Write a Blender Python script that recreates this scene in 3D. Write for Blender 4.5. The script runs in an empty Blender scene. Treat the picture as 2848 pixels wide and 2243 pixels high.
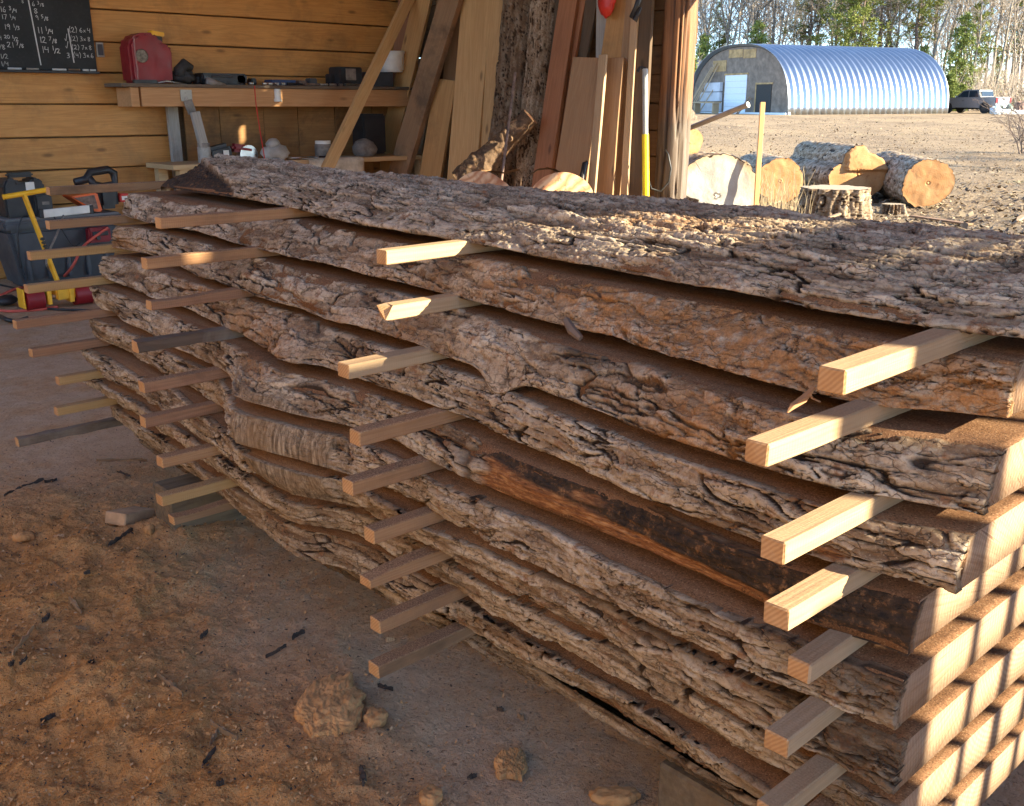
import bpy, bmesh, math, random
import numpy as np
from mathutils import Vector, Matrix, Euler
R = math.radians
random.seed(7); rng = np.random.default_rng(7)
scene = bpy.context.scene
COL = scene.collection

# ---------------------------------------------------------------- camera, sky, sun, exposure
CAM_H = 1.315
AZ = R(47.2)                      # world +X runs along the stickers, world +Y along the slabs
F, CX, CY = 2774.0, 1424.0, 1121.5
PITCH = math.atan((CY - 290.0) / F)
cam_d = bpy.data.cameras.new('camera'); cam = bpy.data.objects.new('camera', cam_d); COL.objects.link(cam)
cam.location = (0, 0, CAM_H); cam.rotation_euler = (R(90) - PITCH, 0, AZ - R(90))
cam_d.sensor_width = 36; cam_d.lens = 36 * F / 2848; cam_d.clip_start = .05; cam_d.clip_end = 3000
scene.camera = cam

SUN_EL = R(23.5); SX, SY = .42, -.907
world = bpy.data.worlds.new('World'); scene.world = world; world.use_nodes = True
wn = world.node_tree.nodes; wl = world.node_tree.links
sky = wn.new('ShaderNodeTexSky'); sky.sky_type = 'NISHITA'; sky.sun_disc = False
sky.sun_elevation = SUN_EL; sky.sun_rotation = math.atan2(SX, SY)
sky.air_density = .6; sky.dust_density = .0; sky.ozone_density = 3.5
wn['Background'].inputs['Strength'].default_value = .09
wl.new(sky.outputs[0], wn['Background'].inputs['Color'])
sun_d = bpy.data.lights.new('sun', 'SUN'); sun_d.energy = 2.55; sun_d.angle = R(.5); sun_d.color = (1, .88, .70)
sun = bpy.data.objects.new('sun', sun_d); COL.objects.link(sun)
_s = Vector((SX * math.cos(SUN_EL), SY * math.cos(SUN_EL), math.sin(SUN_EL)))
sun.rotation_euler = _s.to_track_quat('Z', 'Y').to_euler(); sun.location = (3, -8, 6)
scene.view_settings.view_transform = 'Standard'; scene.view_settings.look = 'None'
scene.view_settings.gamma = 1; scene.view_settings.use_curve_mapping = False
scene.view_settings.use_white_balance = True; scene.view_settings.white_balance_temperature = 7000; scene.view_settings.white_balance_tint = 4
scene.view_settings.exposure = 3.2
scene.render.engine = 'CYCLES'
scene.cycles.max_bounces = 8; scene.cycles.diffuse_bounces = 5; scene.cycles.transparent_max_bounces = 12
scene.cycles.use_denoising = True; scene.cycles.sample_clamp_indirect = 6

# ---------------------------------------------------------------- survey helpers: photo pixel + a known plane -> point in the place
def ray(u, v):
    x = (u - CX) / F; y = -(v - CY) / F
    f = math.cos(PITCH) + y * math.sin(PITCH); up = -math.sin(PITCH) + y * math.cos(PITCH)
    return Vector((x * math.sin(AZ) + f * math.cos(AZ), -x * math.cos(AZ) + f * math.sin(AZ), up))
CAMP = Vector((0, 0, CAM_H))
def at_z(u, v, z): d = ray(u, v); return CAMP + d * ((z - CAM_H) / d.z)
def at_x(u, v, x): d = ray(u, v); return CAMP + d * (x / d.x)
def at_y(u, v, y): d = ray(u, v); return CAMP + d * (y / d.y)
def at_d(u, v, dist): d = ray(u, v); h = math.hypot(d.x, d.y); return CAMP + d * (dist / h)
FWD = Vector((math.cos(AZ), math.sin(AZ), 0)); RGT = Vector((math.sin(AZ), -math.cos(AZ), 0))
def ground_z(x, y):
    return np.clip((x * FWD.x + y * FWD.y - 14) * .0074, 0, .75)

# ---------------------------------------------------------------- numpy noise
def _hash(ix, iy, iz, seed):
    h = (ix.astype(np.int64) * 374761393 + iy.astype(np.int64) * 668265263 + iz.astype(np.int64) * 2147483647 + seed * 974634777) & 0xffffffff
    h = ((h ^ (h >> 13)) * 1274126177) & 0xffffffff
    h = ((h ^ (h >> 16)) * 2246822519) & 0xffffffff
    return ((h ^ (h >> 15)) & 0xffffff) / float(0xffffff)
def vnoise(x, y, seed=0):
    ix = np.floor(x); iy = np.floor(y); fx = x - ix; fy = y - iy
    fx = fx * fx * fx * (fx * (fx * 6 - 15) + 10); fy = fy * fy * fy * (fy * (fy * 6 - 15) + 10)
    z = np.zeros_like(ix)
    a = _hash(ix, iy, z, seed); b = _hash(ix + 1, iy, z, seed); c = _hash(ix, iy + 1, z, seed); d = _hash(ix + 1, iy + 1, z, seed)
    return (a + (b - a) * fx + (c - a) * fy + (a - b - c + d) * fx * fy) * 2 - 1
def fbm(x, y, seed=0, oct=4, gain=.5):
    s = np.zeros_like(x); a = 1.; t = 0.
    for o in range(oct):
        s += a * vnoise(x * 2 ** o + 17.3 * o, y * 2 ** o + 9.1 * o, seed + o); t += a; a *= gain
    return s / t
def voronoi(x, y, seed=0, jit=.9):
    """F1, F2, cell id in 0..1, offset to the cell point"""
    ix = np.floor(x); iy = np.floor(y)
    f1 = np.full(x.shape, 9.); f2 = np.full(x.shape, 9.); cid = np.zeros(x.shape); dx1 = np.zeros(x.shape); dy1 = np.zeros(x.shape)
    z = np.zeros_like(ix)
    for i in (-1, 0, 1):
        for j in (-1, 0, 1):
            cx = ix + i; cy = iy + j
            px = cx + .5 + jit * (_hash(cx, cy, z, seed) - .5); py = cy + .5 + jit * (_hash(cx, cy, z + 1, seed) - .5)
            dx = x - px; dy = y - py; d = np.sqrt(dx * dx + dy * dy)
            m = d < f1
            f2 = np.where(m, f1, np.minimum(f2, d))
            cid = np.where(m, _hash(cx, cy, z + 2, seed), cid); dx1 = np.where(m, dx, dx1); dy1 = np.where(m, dy, dy1)
            f1 = np.where(m, d, f1)
    return f1, f2, cid, dx1, dy1

# ---------------------------------------------------------------- mesh helpers
def np_mesh(name, co, quads=None, tris=None, mats=None, midx=None, smooth=False, attrs=None):
    me = bpy.data.meshes.new(name)
    co = np.asarray(co, np.float32).reshape(-1, 3)
    nq = 0 if quads is None else len(quads); nt = 0 if tris is None else len(tris)
    loops = []
    if nq: loops.append(np.asarray(quads, np.int32).ravel())
    if nt: loops.append(np.asarray(tris, np.int32).ravel())
    loops = np.concatenate(loops)
    me.vertices.add(len(co)); me.vertices.foreach_set('co', co.ravel())
    me.loops.add(len(loops)); me.loops.foreach_set('vertex_index', loops)
    me.polygons.add(nq + nt)
    start = np.concatenate([np.arange(nq) * 4, nq * 4 + np.arange(nt) * 3]).astype(np.int32)
    tot = np.concatenate([np.full(nq, 4), np.full(nt, 3)]).astype(np.int32)
    me.polygons.foreach_set('loop_start', start); me.polygons.foreach_set('loop_total', tot)
    if midx is not None: me.polygons.foreach_set('material_index', np.asarray(midx, np.int32))
    if smooth: me.polygons.foreach_set('use_smooth', np.ones(nq + nt, bool))
    for m in (mats or []): me.materials.append(m)
    if attrs:
        for k, a in attrs.items():
            at = me.attributes.new(k, 'FLOAT_COLOR', 'POINT')
            rgba = np.ones((len(co), 4), np.float32); rgba[:, :a.shape[1]] = a
            at.data.foreach_set('color', rgba.ravel())
    me.update(calc_edges=True); me.validate()
    return me
def grid_quads(nu, nv, off=0):
    i = np.arange(nu - 1)[:, None] * nv + np.arange(nv - 1)[None, :] + off
    return np.stack([i, i + nv, i + nv + 1, i + 1], -1).reshape(-1, 4)
def link(name, me, parent=None, mtx=None):
    o = bpy.data.objects.new(name, me); COL.objects.link(o)
    if parent is not None: o.parent = parent
    if mtx is not None: o.matrix_local = mtx
    return o
def tag(o, label=None, cat=None, group=None, kind=None):
    if label: o['label'] = label
    if cat: o['category'] = cat
    if group: o['group'] = group
    if kind: o['kind'] = kind
    return o
def thing(name, label, cat, loc=(0, 0, 0), rotz=0, group=None):
    o = bpy.data.objects.new(name, None); COL.objects.link(o); o.empty_display_size = .1
    o.location = loc; o.rotation_euler = (0, 0, rotz)
    return tag(o, label, cat, group)
class MB:
    """collects shapes, links them as one mesh object"""
    def __init__(s): s.bm = bmesh.new()
    def _m(s, ret, M): bmesh.ops.transform(s.bm, matrix=M, verts=ret)
    def box(s, c, d, rot=None, bev=0):
        b = bmesh.new(); bmesh.ops.create_cube(b, size=1)
        bmesh.ops.transform(b, matrix=Matrix.Diagonal((d[0], d[1], d[2], 1)), verts=b.verts)
        if bev: bmesh.ops.bevel(b, geom=b.edges[:], offset=bev, segments=1 if bev < .006 else 2, affect='EDGES')
        M = Matrix.Translation(c) @ (rot.to_matrix().to_4x4() if isinstance(rot, Euler) else (rot or Matrix()))
        s.add(b, M); return s
    def add(s, b, M):
        me = bpy.data.meshes.new('t'); b.to_mesh(me); b.free(); me.transform(M); s.bm.from_mesh(me); bpy.data.meshes.remove(me)
    def cyl(s, p, q, r, r2=None, n=12, cap=True):
        p = Vector(p); q = Vector(q); d = q - p
        b = bmesh.new(); bmesh.ops.create_cone(b, cap_ends=cap, segments=n, radius1=r, radius2=r if r2 is None else r2, depth=d.length)
        s.add(b, Matrix.Translation((p + q) / 2) @ d.to_track_quat('Z', 'Y').to_matrix().to_4x4()); return s
    def tube(s, pts, r, n=6, closed=False):
        pts = [Vector(p) for p in pts]; rr = r if isinstance(r, (list, tuple)) else [r] * len(pts)
        rings = []; nrm = None
        for i, p in enumerate(pts):
            d = (pts[min(i + 1, len(pts) - 1)] - pts[max(i - 1, 0)]).normalized()
            if nrm is None:
                nrm = d.orthogonal().normalized()
            else:
                nrm = (nrm - d * nrm.dot(d)); nrm = nrm.normalized() if nrm.length > 1e-5 else d.orthogonal().normalized()
            bn = d.cross(nrm)
            rings.append([s.bm.verts.new(p + (nrm * math.cos(2 * math.pi * k / n) + bn * math.sin(2 * math.pi * k / n)) * rr[i]) for k in range(n)])
        for a, b in zip(rings[:-1], rings[1:]):
            for k in range(n): s.bm.faces.new((a[k], a[(k + 1) % n], b[(k + 1) % n], b[k]))
        s.bm.faces.new(rings[0][::-1]); s.bm.faces.new(rings[-1]); return s
    def sphere(s, c, d, sub=2, jit=0, rot=None):
        b = bmesh.new(); bmesh.ops.create_icosphere(b, subdivisions=sub, radius=.5)
        if jit:
            for v in b.verts: v.co *= 1 + random.uniform(-jit, jit)
        s.add(b, Matrix.Translation(c) @ (rot.to_matrix().to_4x4() if rot else Matrix()) @ Matrix.Diagonal((d[0], d[1], d[2], 1))); return s
    def prism(s, pts, depth, M=Matrix(), bev=0):
        """outline in local xz, thickness along local y"""
        b = bmesh.new(); v0 = [b.verts.new((x, -depth / 2, z)) for x, z in pts]; v1 = [b.verts.new((x, depth / 2, z)) for x, z in pts]
        n = len(pts); b.faces.new(v0); b.faces.new(v1[::-1])
        for k in range(n): b.faces.new((v0[(k + 1) % n], v0[k], v1[k], v1[(k + 1) % n]))
        bmesh.ops.recalc_face_normals(b, faces=b.faces)
        if bev: bmesh.ops.bevel(b, geom=b.edges[:], offset=bev, segments=2, affect='EDGES')
        s.add(b, M); return s
    def lathe(s, prof, M=Matrix(), n=20):
        b = bmesh.new(); rings = [[b.verts.new((r * math.cos(2 * math.pi * k / n), r * math.sin(2 * math.pi * k / n), z)) for k in range(n)] for r, z in prof]
        for a, c in zip(rings[:-1], rings[1:]):
            for k in range(n): b.faces.new((a[k], a[(k + 1) % n], c[(k + 1) % n], c[k]))
        b.faces.new(rings[0][::-1]); b.faces.new(rings[-1]); s.add(b, M); return s
    def build(s, name, mat, parent=None, smooth=False, mtx=None, auto=None):
        me = bpy.data.meshes.new(name); bmesh.ops.recalc_face_normals(s.bm, faces=s.bm.faces)
        s.bm.to_mesh(me); s.bm.free()
        for m in (mat if isinstance(mat, (list, tuple)) else [mat]): me.materials.append(m)
        if smooth:
            me.polygons.foreach_set('use_smooth', np.ones(len(me.polygons), bool))
            if auto: me.set_sharp_from_angle(angle=R(auto))
        return link(name, me, parent, mtx)

# ---------------------------------------------------------------- materials
class NT:
    def __init__(s, name):
        s.m = bpy.data.materials.new(name); s.m.use_nodes = True; s.t = s.m.node_tree; s.b = s.t.nodes['Principled BSDF']
    def n(s, typ, **kw):
        nd = s.t.nodes.new(typ)
        for k, v in kw.items():
            if k in nd.inputs: s.put(nd.inputs[k], v)
            else: setattr(nd, k, v)
        return nd
    def put(s, inp, v):
        if hasattr(v, 'is_linked') or hasattr(v, 'links'): s.t.links.new(v, inp)
        elif isinstance(v, tuple) and len(v) == 3 and inp.type == 'RGBA': inp.default_value = (*v, 1)
        else: inp.default_value = v
    def coords(s, kind='Object', scale=(1, 1, 1), rnd=True):
        tc = s.n('ShaderNodeTexCoord'); mp = s.n('ShaderNodeMapping'); s.put(mp.inputs['Scale'], scale)
        src = tc.outputs[kind]
        if rnd:
            oi = s.n('ShaderNodeObjectInfo'); ml = s.n('ShaderNodeMath', operation='MULTIPLY'); s.put(ml.inputs[0], oi.outputs['Random']); ml.inputs[1].default_value = 37.
            ad = s.n('ShaderNodeVectorMath', operation='ADD'); s.put(ad.inputs[0], src); s.put(ad.inputs[1], ml.outputs[0]); src = ad.outputs[0]
        s.put(mp.inputs['Vector'], src); return mp.outputs[0]
    def noise(s, vec, scale=5, detail=5, rough=.55, dist=0):
        nd = s.n('ShaderNodeTexNoise'); s.put(nd.inputs['Vector'], vec); nd.inputs['Scale'].default_value = scale
        nd.inputs['Detail'].default_value = detail; nd.inputs['Roughness'].default_value = rough; nd.inputs['Distortion'].default_value = dist
        return nd.outputs['Fac']
    def ramp(s, fac, stops):
        nd = s.n('ShaderNodeValToRGB'); s.put(nd.inputs[0], fac); cr = nd.color_ramp
        while len(cr.elements) < len(stops): cr.elements.new(.5)
        for e, (p, c) in zip(cr.elements, stops):
            e.position = p; e.color = (*c, 1) if isinstance(c, tuple) else (c, c, c, 1)
        return nd.outputs[0]
    def mix(s, fac, a, b, mode='MIX'):
        nd = s.n('ShaderNodeMix', data_type='RGBA', blend_type=mode); s.put(nd.inputs[0], fac); s.put(nd.inputs[6], a); s.put(nd.inputs[7], b); return nd.outputs[2]
    def math(s, op, a, b=0., c=None):
        nd = s.n('ShaderNodeMath', operation=op); s.put(nd.inputs[0], a); s.put(nd.inputs[1], b)
        if c is not None: s.put(nd.inputs[2], c)
        return nd.outputs[0]
    def bump(s, h, dist=.002, strength=.6, normal=None):
        nd = s.n('ShaderNodeBump'); s.put(nd.inputs['Height'], h); nd.inputs['Distance'].default_value = dist; nd.inputs['Strength'].default_value = strength
        if normal is not None: s.put(nd.inputs['Normal'], normal)
        return nd.outputs[0]
    def attr(s, name):
        nd = s.n('ShaderNodeAttribute'); nd.attribute_name = name; sp = s.n('ShaderNodeSeparateColor'); s.put(sp.inputs[0], nd.outputs['Color']); return sp.outputs
    def done(s, color=None, rough=.8, normal=None, metal=0., spec=None):
        if color is not None: s.put(s.b.inputs['Base Color'], color)
        s.put(s.b.inputs['Roughness'], rough); s.put(s.b.inputs['Metallic'], metal)
        if spec is not None: s.put(s.b.inputs['Specular IOR Level'], spec)
        if normal is not None: s.put(s.b.inputs['Normal'], normal)
        return s.m
def plain(name, c, rough=.6, metal=0., var=.12, sc=9, bump=.0, spec=None):
    t = NT(name); v = t.coords('Object'); f = t.noise(v, sc, 5, .6)
    lo = tuple(x * (1 - var * 1.6) for x in c); hi = tuple(min(1, x * (1 + var)) for x in c)
    col = t.ramp(f, [(.25, lo), (.7, hi)])
    nm = t.bump(t.noise(v, sc * 14, 4), .001, bump) if bump else None
    rg = t.ramp(t.noise(v, sc * 2.3, 3), [(.3, max(0, rough - .1)), (.75, min(1, rough + .12))])
    return t.done(col, rg, nm, metal, spec)
def wood(name, ca, cb, dark=None, rough=.75, ring=14, stain=.0, stain_c=(.05, .035, .025), saw=.0, knots=True, dust=0.):
    """sawn lumber, grain along local X"""
    t = NT(name); v = t.coords('Object', (1, 1, 1))
    m1 = t.n('ShaderNodeMapping'); t.put(m1.inputs['Vector'], v); m1.inputs['Scale'].default_value = (.55, ring, ring)
    g = t.noise(m1.outputs[0], 1.0, 4, .55, 1.6)
    m2 = t.n('ShaderNodeMapping'); t.put(m2.inputs['Vector'], v); m2.inputs['Scale'].default_value = (3.5, 160, 160)
    fi = t.noise(m2.outputs[0], 1, 3, .6)
    gg = t.math('SINE', t.math('MULTIPLY', g, 42.)); gg = t.math('MULTIPLY_ADD', gg, .5, .5)
    col = t.mix(t.math('MULTIPLY', gg, .6), ca, cb)
    col = t.mix(t.ramp(fi, [(.35, .0), (.75, .35)]), col, dark or tuple(x * .55 for x in cb))
    big = t.noise(v, 1.7, 4, .6); col = t.mix(t.ramp(big, [(.3, .0), (.75, .45)]), col, tuple(x * .78 for x in cb))
    if knots:
        m3 = t.n('ShaderNodeMapping'); t.put(m3.inputs['Vector'], v); m3.inputs['Scale'].default_value = (2.2, 6.5, 6.5)
        vo = t.n('ShaderNodeTexVoronoi'); t.put(vo.inputs['Vector'], m3.outputs[0]); vo.inputs['Scale'].default_value = 1
        col = t.mix(t.ramp(vo.outputs['Distance'], [(.05, .75), (.13, .0)]), col, tuple(x * .3 for x in cb))
    if stain:
        sn = t.noise(v, 2.6, 6, .7, .4); col = t.mix(t.math('MULTIPLY', t.ramp(sn, [(.5, .0), (.66, 1.)]), stain), col, stain_c)
    if dust:
        ge = t.n('ShaderNodeNewGeometry'); sz = t.n('ShaderNodeSeparateXYZ'); t.put(sz.inputs[0], ge.outputs['Normal'])
        dn = t.noise(v, 320, 3, .7); dl = t.noise(v, 7, 4, .65)
        dc = t.ramp(dn, [(.38, (.10, .05, .025)), (.5, (.24, .13, .068)), (.64, (.42, .27, .155))])
        amt = t.math('MULTIPLY', t.ramp(sz.outputs[2], [(.5, 0.), (.8, 1.)]), t.ramp(dl, [(.34, dust * .55), (.56, dust)]))
        amt = t.math('MAXIMUM', amt, t.math('MULTIPLY', t.ramp(dn, [(.62, 0.), (.7, 1.)]), t.ramp(dl, [(.5, 0.), (.66, dust * .6)])))
        col = t.mix(amt, col, dc)
    nm = t.bump(t.math('ADD', fi, t.math('MULTIPLY', gg, .4)), .0012, .45)
    if saw:
        wv = t.n('ShaderNodeTexWave'); t.put(wv.inputs['Vector'], v); wv.inputs['Scale'].default_value = 55; wv.inputs['Distortion'].default_value = 2.; wv.inputs['Detail'].default_value = 2
        nm = t.bump(wv.outputs[1], .0006, saw, nm)
    return t.done(col, rough, nm)

# planed / sawn board as a chamfered box; local X along the board
def board_mesh(L, w, t, bev=.0025, seg=1, wob=0.):
    b = bmesh.new(); bmesh.ops.create_cube(b, size=1)
    bmesh.ops.transform(b, matrix=Matrix.Diagonal((L, w, t, 1)), verts=b.verts)
    if seg > 1:
        es = [e for e in b.edges if abs((e.verts[0].co - e.verts[1].co).x) > L * .9]
        bmesh.ops.subdivide_edges(b, edges=es, cuts=seg - 1)
        if wob:
            ph = random.uniform(0, 9)
            for v in b.verts:
                v.co.y += wob * math.sin(v.co.x * 2.1 + ph) + random.uniform(-wob, wob) * .35; v.co.z += wob * .7 * math.sin(v.co.x * 1.6 + ph * 2)
    if bev: bmesh.ops.bevel(b, geom=[e for e in b.edges if e.calc_face_angle(0) > .5], offset=bev, segments=1, affect='EDGES')
    me = bpy.data.meshes.new('board'); b.to_mesh(me); b.free(); return me
def frame_mtx(p, q, face):
    p = Vector(p); q = Vector(q); x = (q - p).normalized(); z = Vector(face); z = (z - x * z.dot(x)).normalized(); y = z.cross(x)
    M = Matrix((x, y, z)).transposed().to_4x4(); M.translation = (p + q) / 2; return M
def board(name, p, q, w, t, face, mat, label=None, cat=None, group=None, parent=None, bev=.003, seg=5, wob=.003):
    me = board_mesh((Vector(q) - Vector(p)).length, w, t, bev, seg, wob); me.name = name; me.materials.append(mat)
    o = link(name, me, parent, frame_mtx(p, q, face)); return tag(o, label, cat, group)

# ---------------------------------------------------------------- ground: one sheet to the horizon
def axis(lo, hi, step, far_lo, far_hi, k=1.13):
    a = list(np.arange(lo, hi + 1e-6, step)); s = step
    while a[-1] < far_hi: s *= k; a.append(a[-1] + s)
    s = step
    while a[0] > far_lo: s *= k; a.insert(0, a[0] - s)
    return np.array(a)
gx = axis(.25, 2.2, .0062, -700, 900, 1.10); gy = axis(1.3, 3.7, .0062, -700, 900, 1.10)
GX, GY = np.meshgrid(gx, gy, indexing='ij')
inside = ((GX < 6.4) & (GY < 8.4) & (GY > -3) & (GX > -5)).astype(float)
def sst(a, b, x): t = np.clip((x - a) / (b - a), 0, 1); return t * t * (3 - 2 * t)
def mound_mask(x, y):
    """loose sawdust and dirt lying in front of the pile: thick near the camera, thin towards the pile"""
    w = fbm(x * 2.1, y * 2.1, 5, 4) * .35
    a = sst(1.45, .55, x - .22 * (y - 1.6) + w)
    return a * sst(4.3, 2.9, y + w)
near = sst(9, 4, np.hypot(GX - 1, GY - 2))
mm = mound_mask(GX, GY)
lump = fbm(GX * 4.2, GY * 4.2, 11, 5, .5)
H = near * (mm * (.04 + .045 * lump + .016 * fbm(GX * 13, GY * 13, 21, 4) + .008 * fbm(GX * 48, GY * 48, 31, 3) + .012 * np.clip(fbm(GX * 27, GY * 27, 33, 4, .6) - .12, 0, 1)) + .006 * fbm(GX * 3, GY * 3, 41, 4) * inside + .0022 * fbm(GX * 40, GY * 40, 43, 2))
tr = np.abs(fbm(GX * 1.5 + 3, GY * 1.5, 52, 3)); H += near * mm * .03 * np.clip(.35 - tr, 0, 1)
out = np.maximum.reduce([sst(7.0, 8.5, GX), sst(-24, -30, GX), sst(9.2, 10, GY) * (GX > -3), sst(24, 28, GY), sst(-30, -36, GY)])  # pale floor carried far out of view to bounce light indoors
rug = out * (.05 * fbm(GX * .55, GY * .55, 61, 5, .62) + .03 * fbm(GX * 2.6, GY * 2.6, 63, 4, .6))
H = H + rug * sst(160, 40, np.hypot(GX, GY)) + ground_z(GX, GY)
gco = np.stack([GX, GY, H], -1).reshape(-1, 3)
gatt = np.stack([mm.ravel(), out.ravel(), np.clip(.5 + lump.ravel() * .8, 0, 1)], -1)

t = NT('dirt_and_sawdust'); P_ = t.n('ShaderNodeTexCoord').outputs['Object']
at = t.attr('zone')
n1 = t.noise(P_, 2.2, 7, .65); n2 = t.noise(P_, 13, 6, .7); n3 = t.noise(P_, 90, 4, .7)
grey = t.ramp(n2, [(.25, (.48, .32, .20)), (.5, (.58, .40, .265)), (.8, (.66, .48, .33))])
saw = t.ramp(n2, [(.25, (.40, .19, .065)), (.5, (.54, .28, .11)), (.78, (.64, .375, .17))])
edge = t.ramp(n1, [(.46, 0.), (.6, 1.)])
f = t.math('MAXIMUM', at[0], t.math('MULTIPLY', edge, .5))
inn = t.mix(f, grey, saw)
sp = t.ramp(n3, [(.34, 1.), (.42, 0.)]); inn = t.mix(t.math('MULTIPLY', sp, .65), inn, (.09, .05, .03))
sp2 = t.ramp(n3, [(.66, 0.), (.74, 1.)]); inn = t.mix(t.math('MULTIPLY', sp2, .35), inn, (.55, .40, .26))
q = t.n('ShaderNodeMapping'); t.put(q.inputs['Vector'], P_); q.inputs['Scale'].default_value = (1, 1, 1); q.inputs['Rotation'].default_value = (0, 0, AZ); 
q2 = t.n('ShaderNodeMapping'); t.put(q2.inputs['Vector'], q.outputs[0]); q2.inputs['Scale'].default_value = (.12, .05, 1)
band = t.noise(q2.outputs[0], 2.3, 6, .65, .5); o2 = t.noise(P_, 1.4, 8, .72); o3 = t.noise(P_, 17, 6, .75)
fld = t.ramp(o2, [(.28, (.11, .075, .048)), (.48, (.24, .17, .105)), (.7, (.33, .245, .155))])
fld = t.mix(t.ramp(band, [(.4, 0.), (.62, .8)]), fld, (.36, .26, .155))
fld = t.mix(t.ramp(o3, [(.34, .75), (.46, 0.)]), fld, (.05, .036, .026))
fld = t.mix(t.ramp(o3, [(.62, 0.), (.74, .6)]), fld, (.38, .29, .18))
gr = t.noise(P_, .9, 4, .6); fld = t.mix(t.math('MULTIPLY', t.ramp(gr, [(.6, 0.), (.72, .5)]), t.ramp(o3, [(.45, 0.), (.55, 1.)])), fld, (.11, .13, .035))
col = t.mix(at[1], inn, fld)
nm = t.bump(n3, .010, .9); nm = t.bump(t.noise(P_, 38, 5, .7), .014, .7, nm)
nmo = t.bump(o3, .05, .8, nm)
gmat = t.done(col, .95, nmo, spec=.15)
g_me = np_mesh('ground', gco, grid_quads(len(gx), len(gy)), mats=[gmat], smooth=True, attrs={'zone': gatt})
tag(link('ground', g_me), 'bare dirt floor of the shed running out into the rough field', None, None, 'structure')
from mathutils.bvhtree import BVHTree
def gz(x, y):
    i = np.searchsorted(gx, x) - 1; j = np.searchsorted(gy, y) - 1
    i = min(max(i, 0), len(gx) - 2); j = min(max(j, 0), len(gy) - 2)
    a = (x - gx[i]) / (gx[i + 1] - gx[i]); b = (y - gy[j]) / (gy[j + 1] - gy[j])
    return float((H[i, j] * (1 - a) + H[i + 1, j] * a) * (1 - b) + (H[i, j + 1] * (1 - a) + H[i + 1, j + 1] * a) * b)

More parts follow.
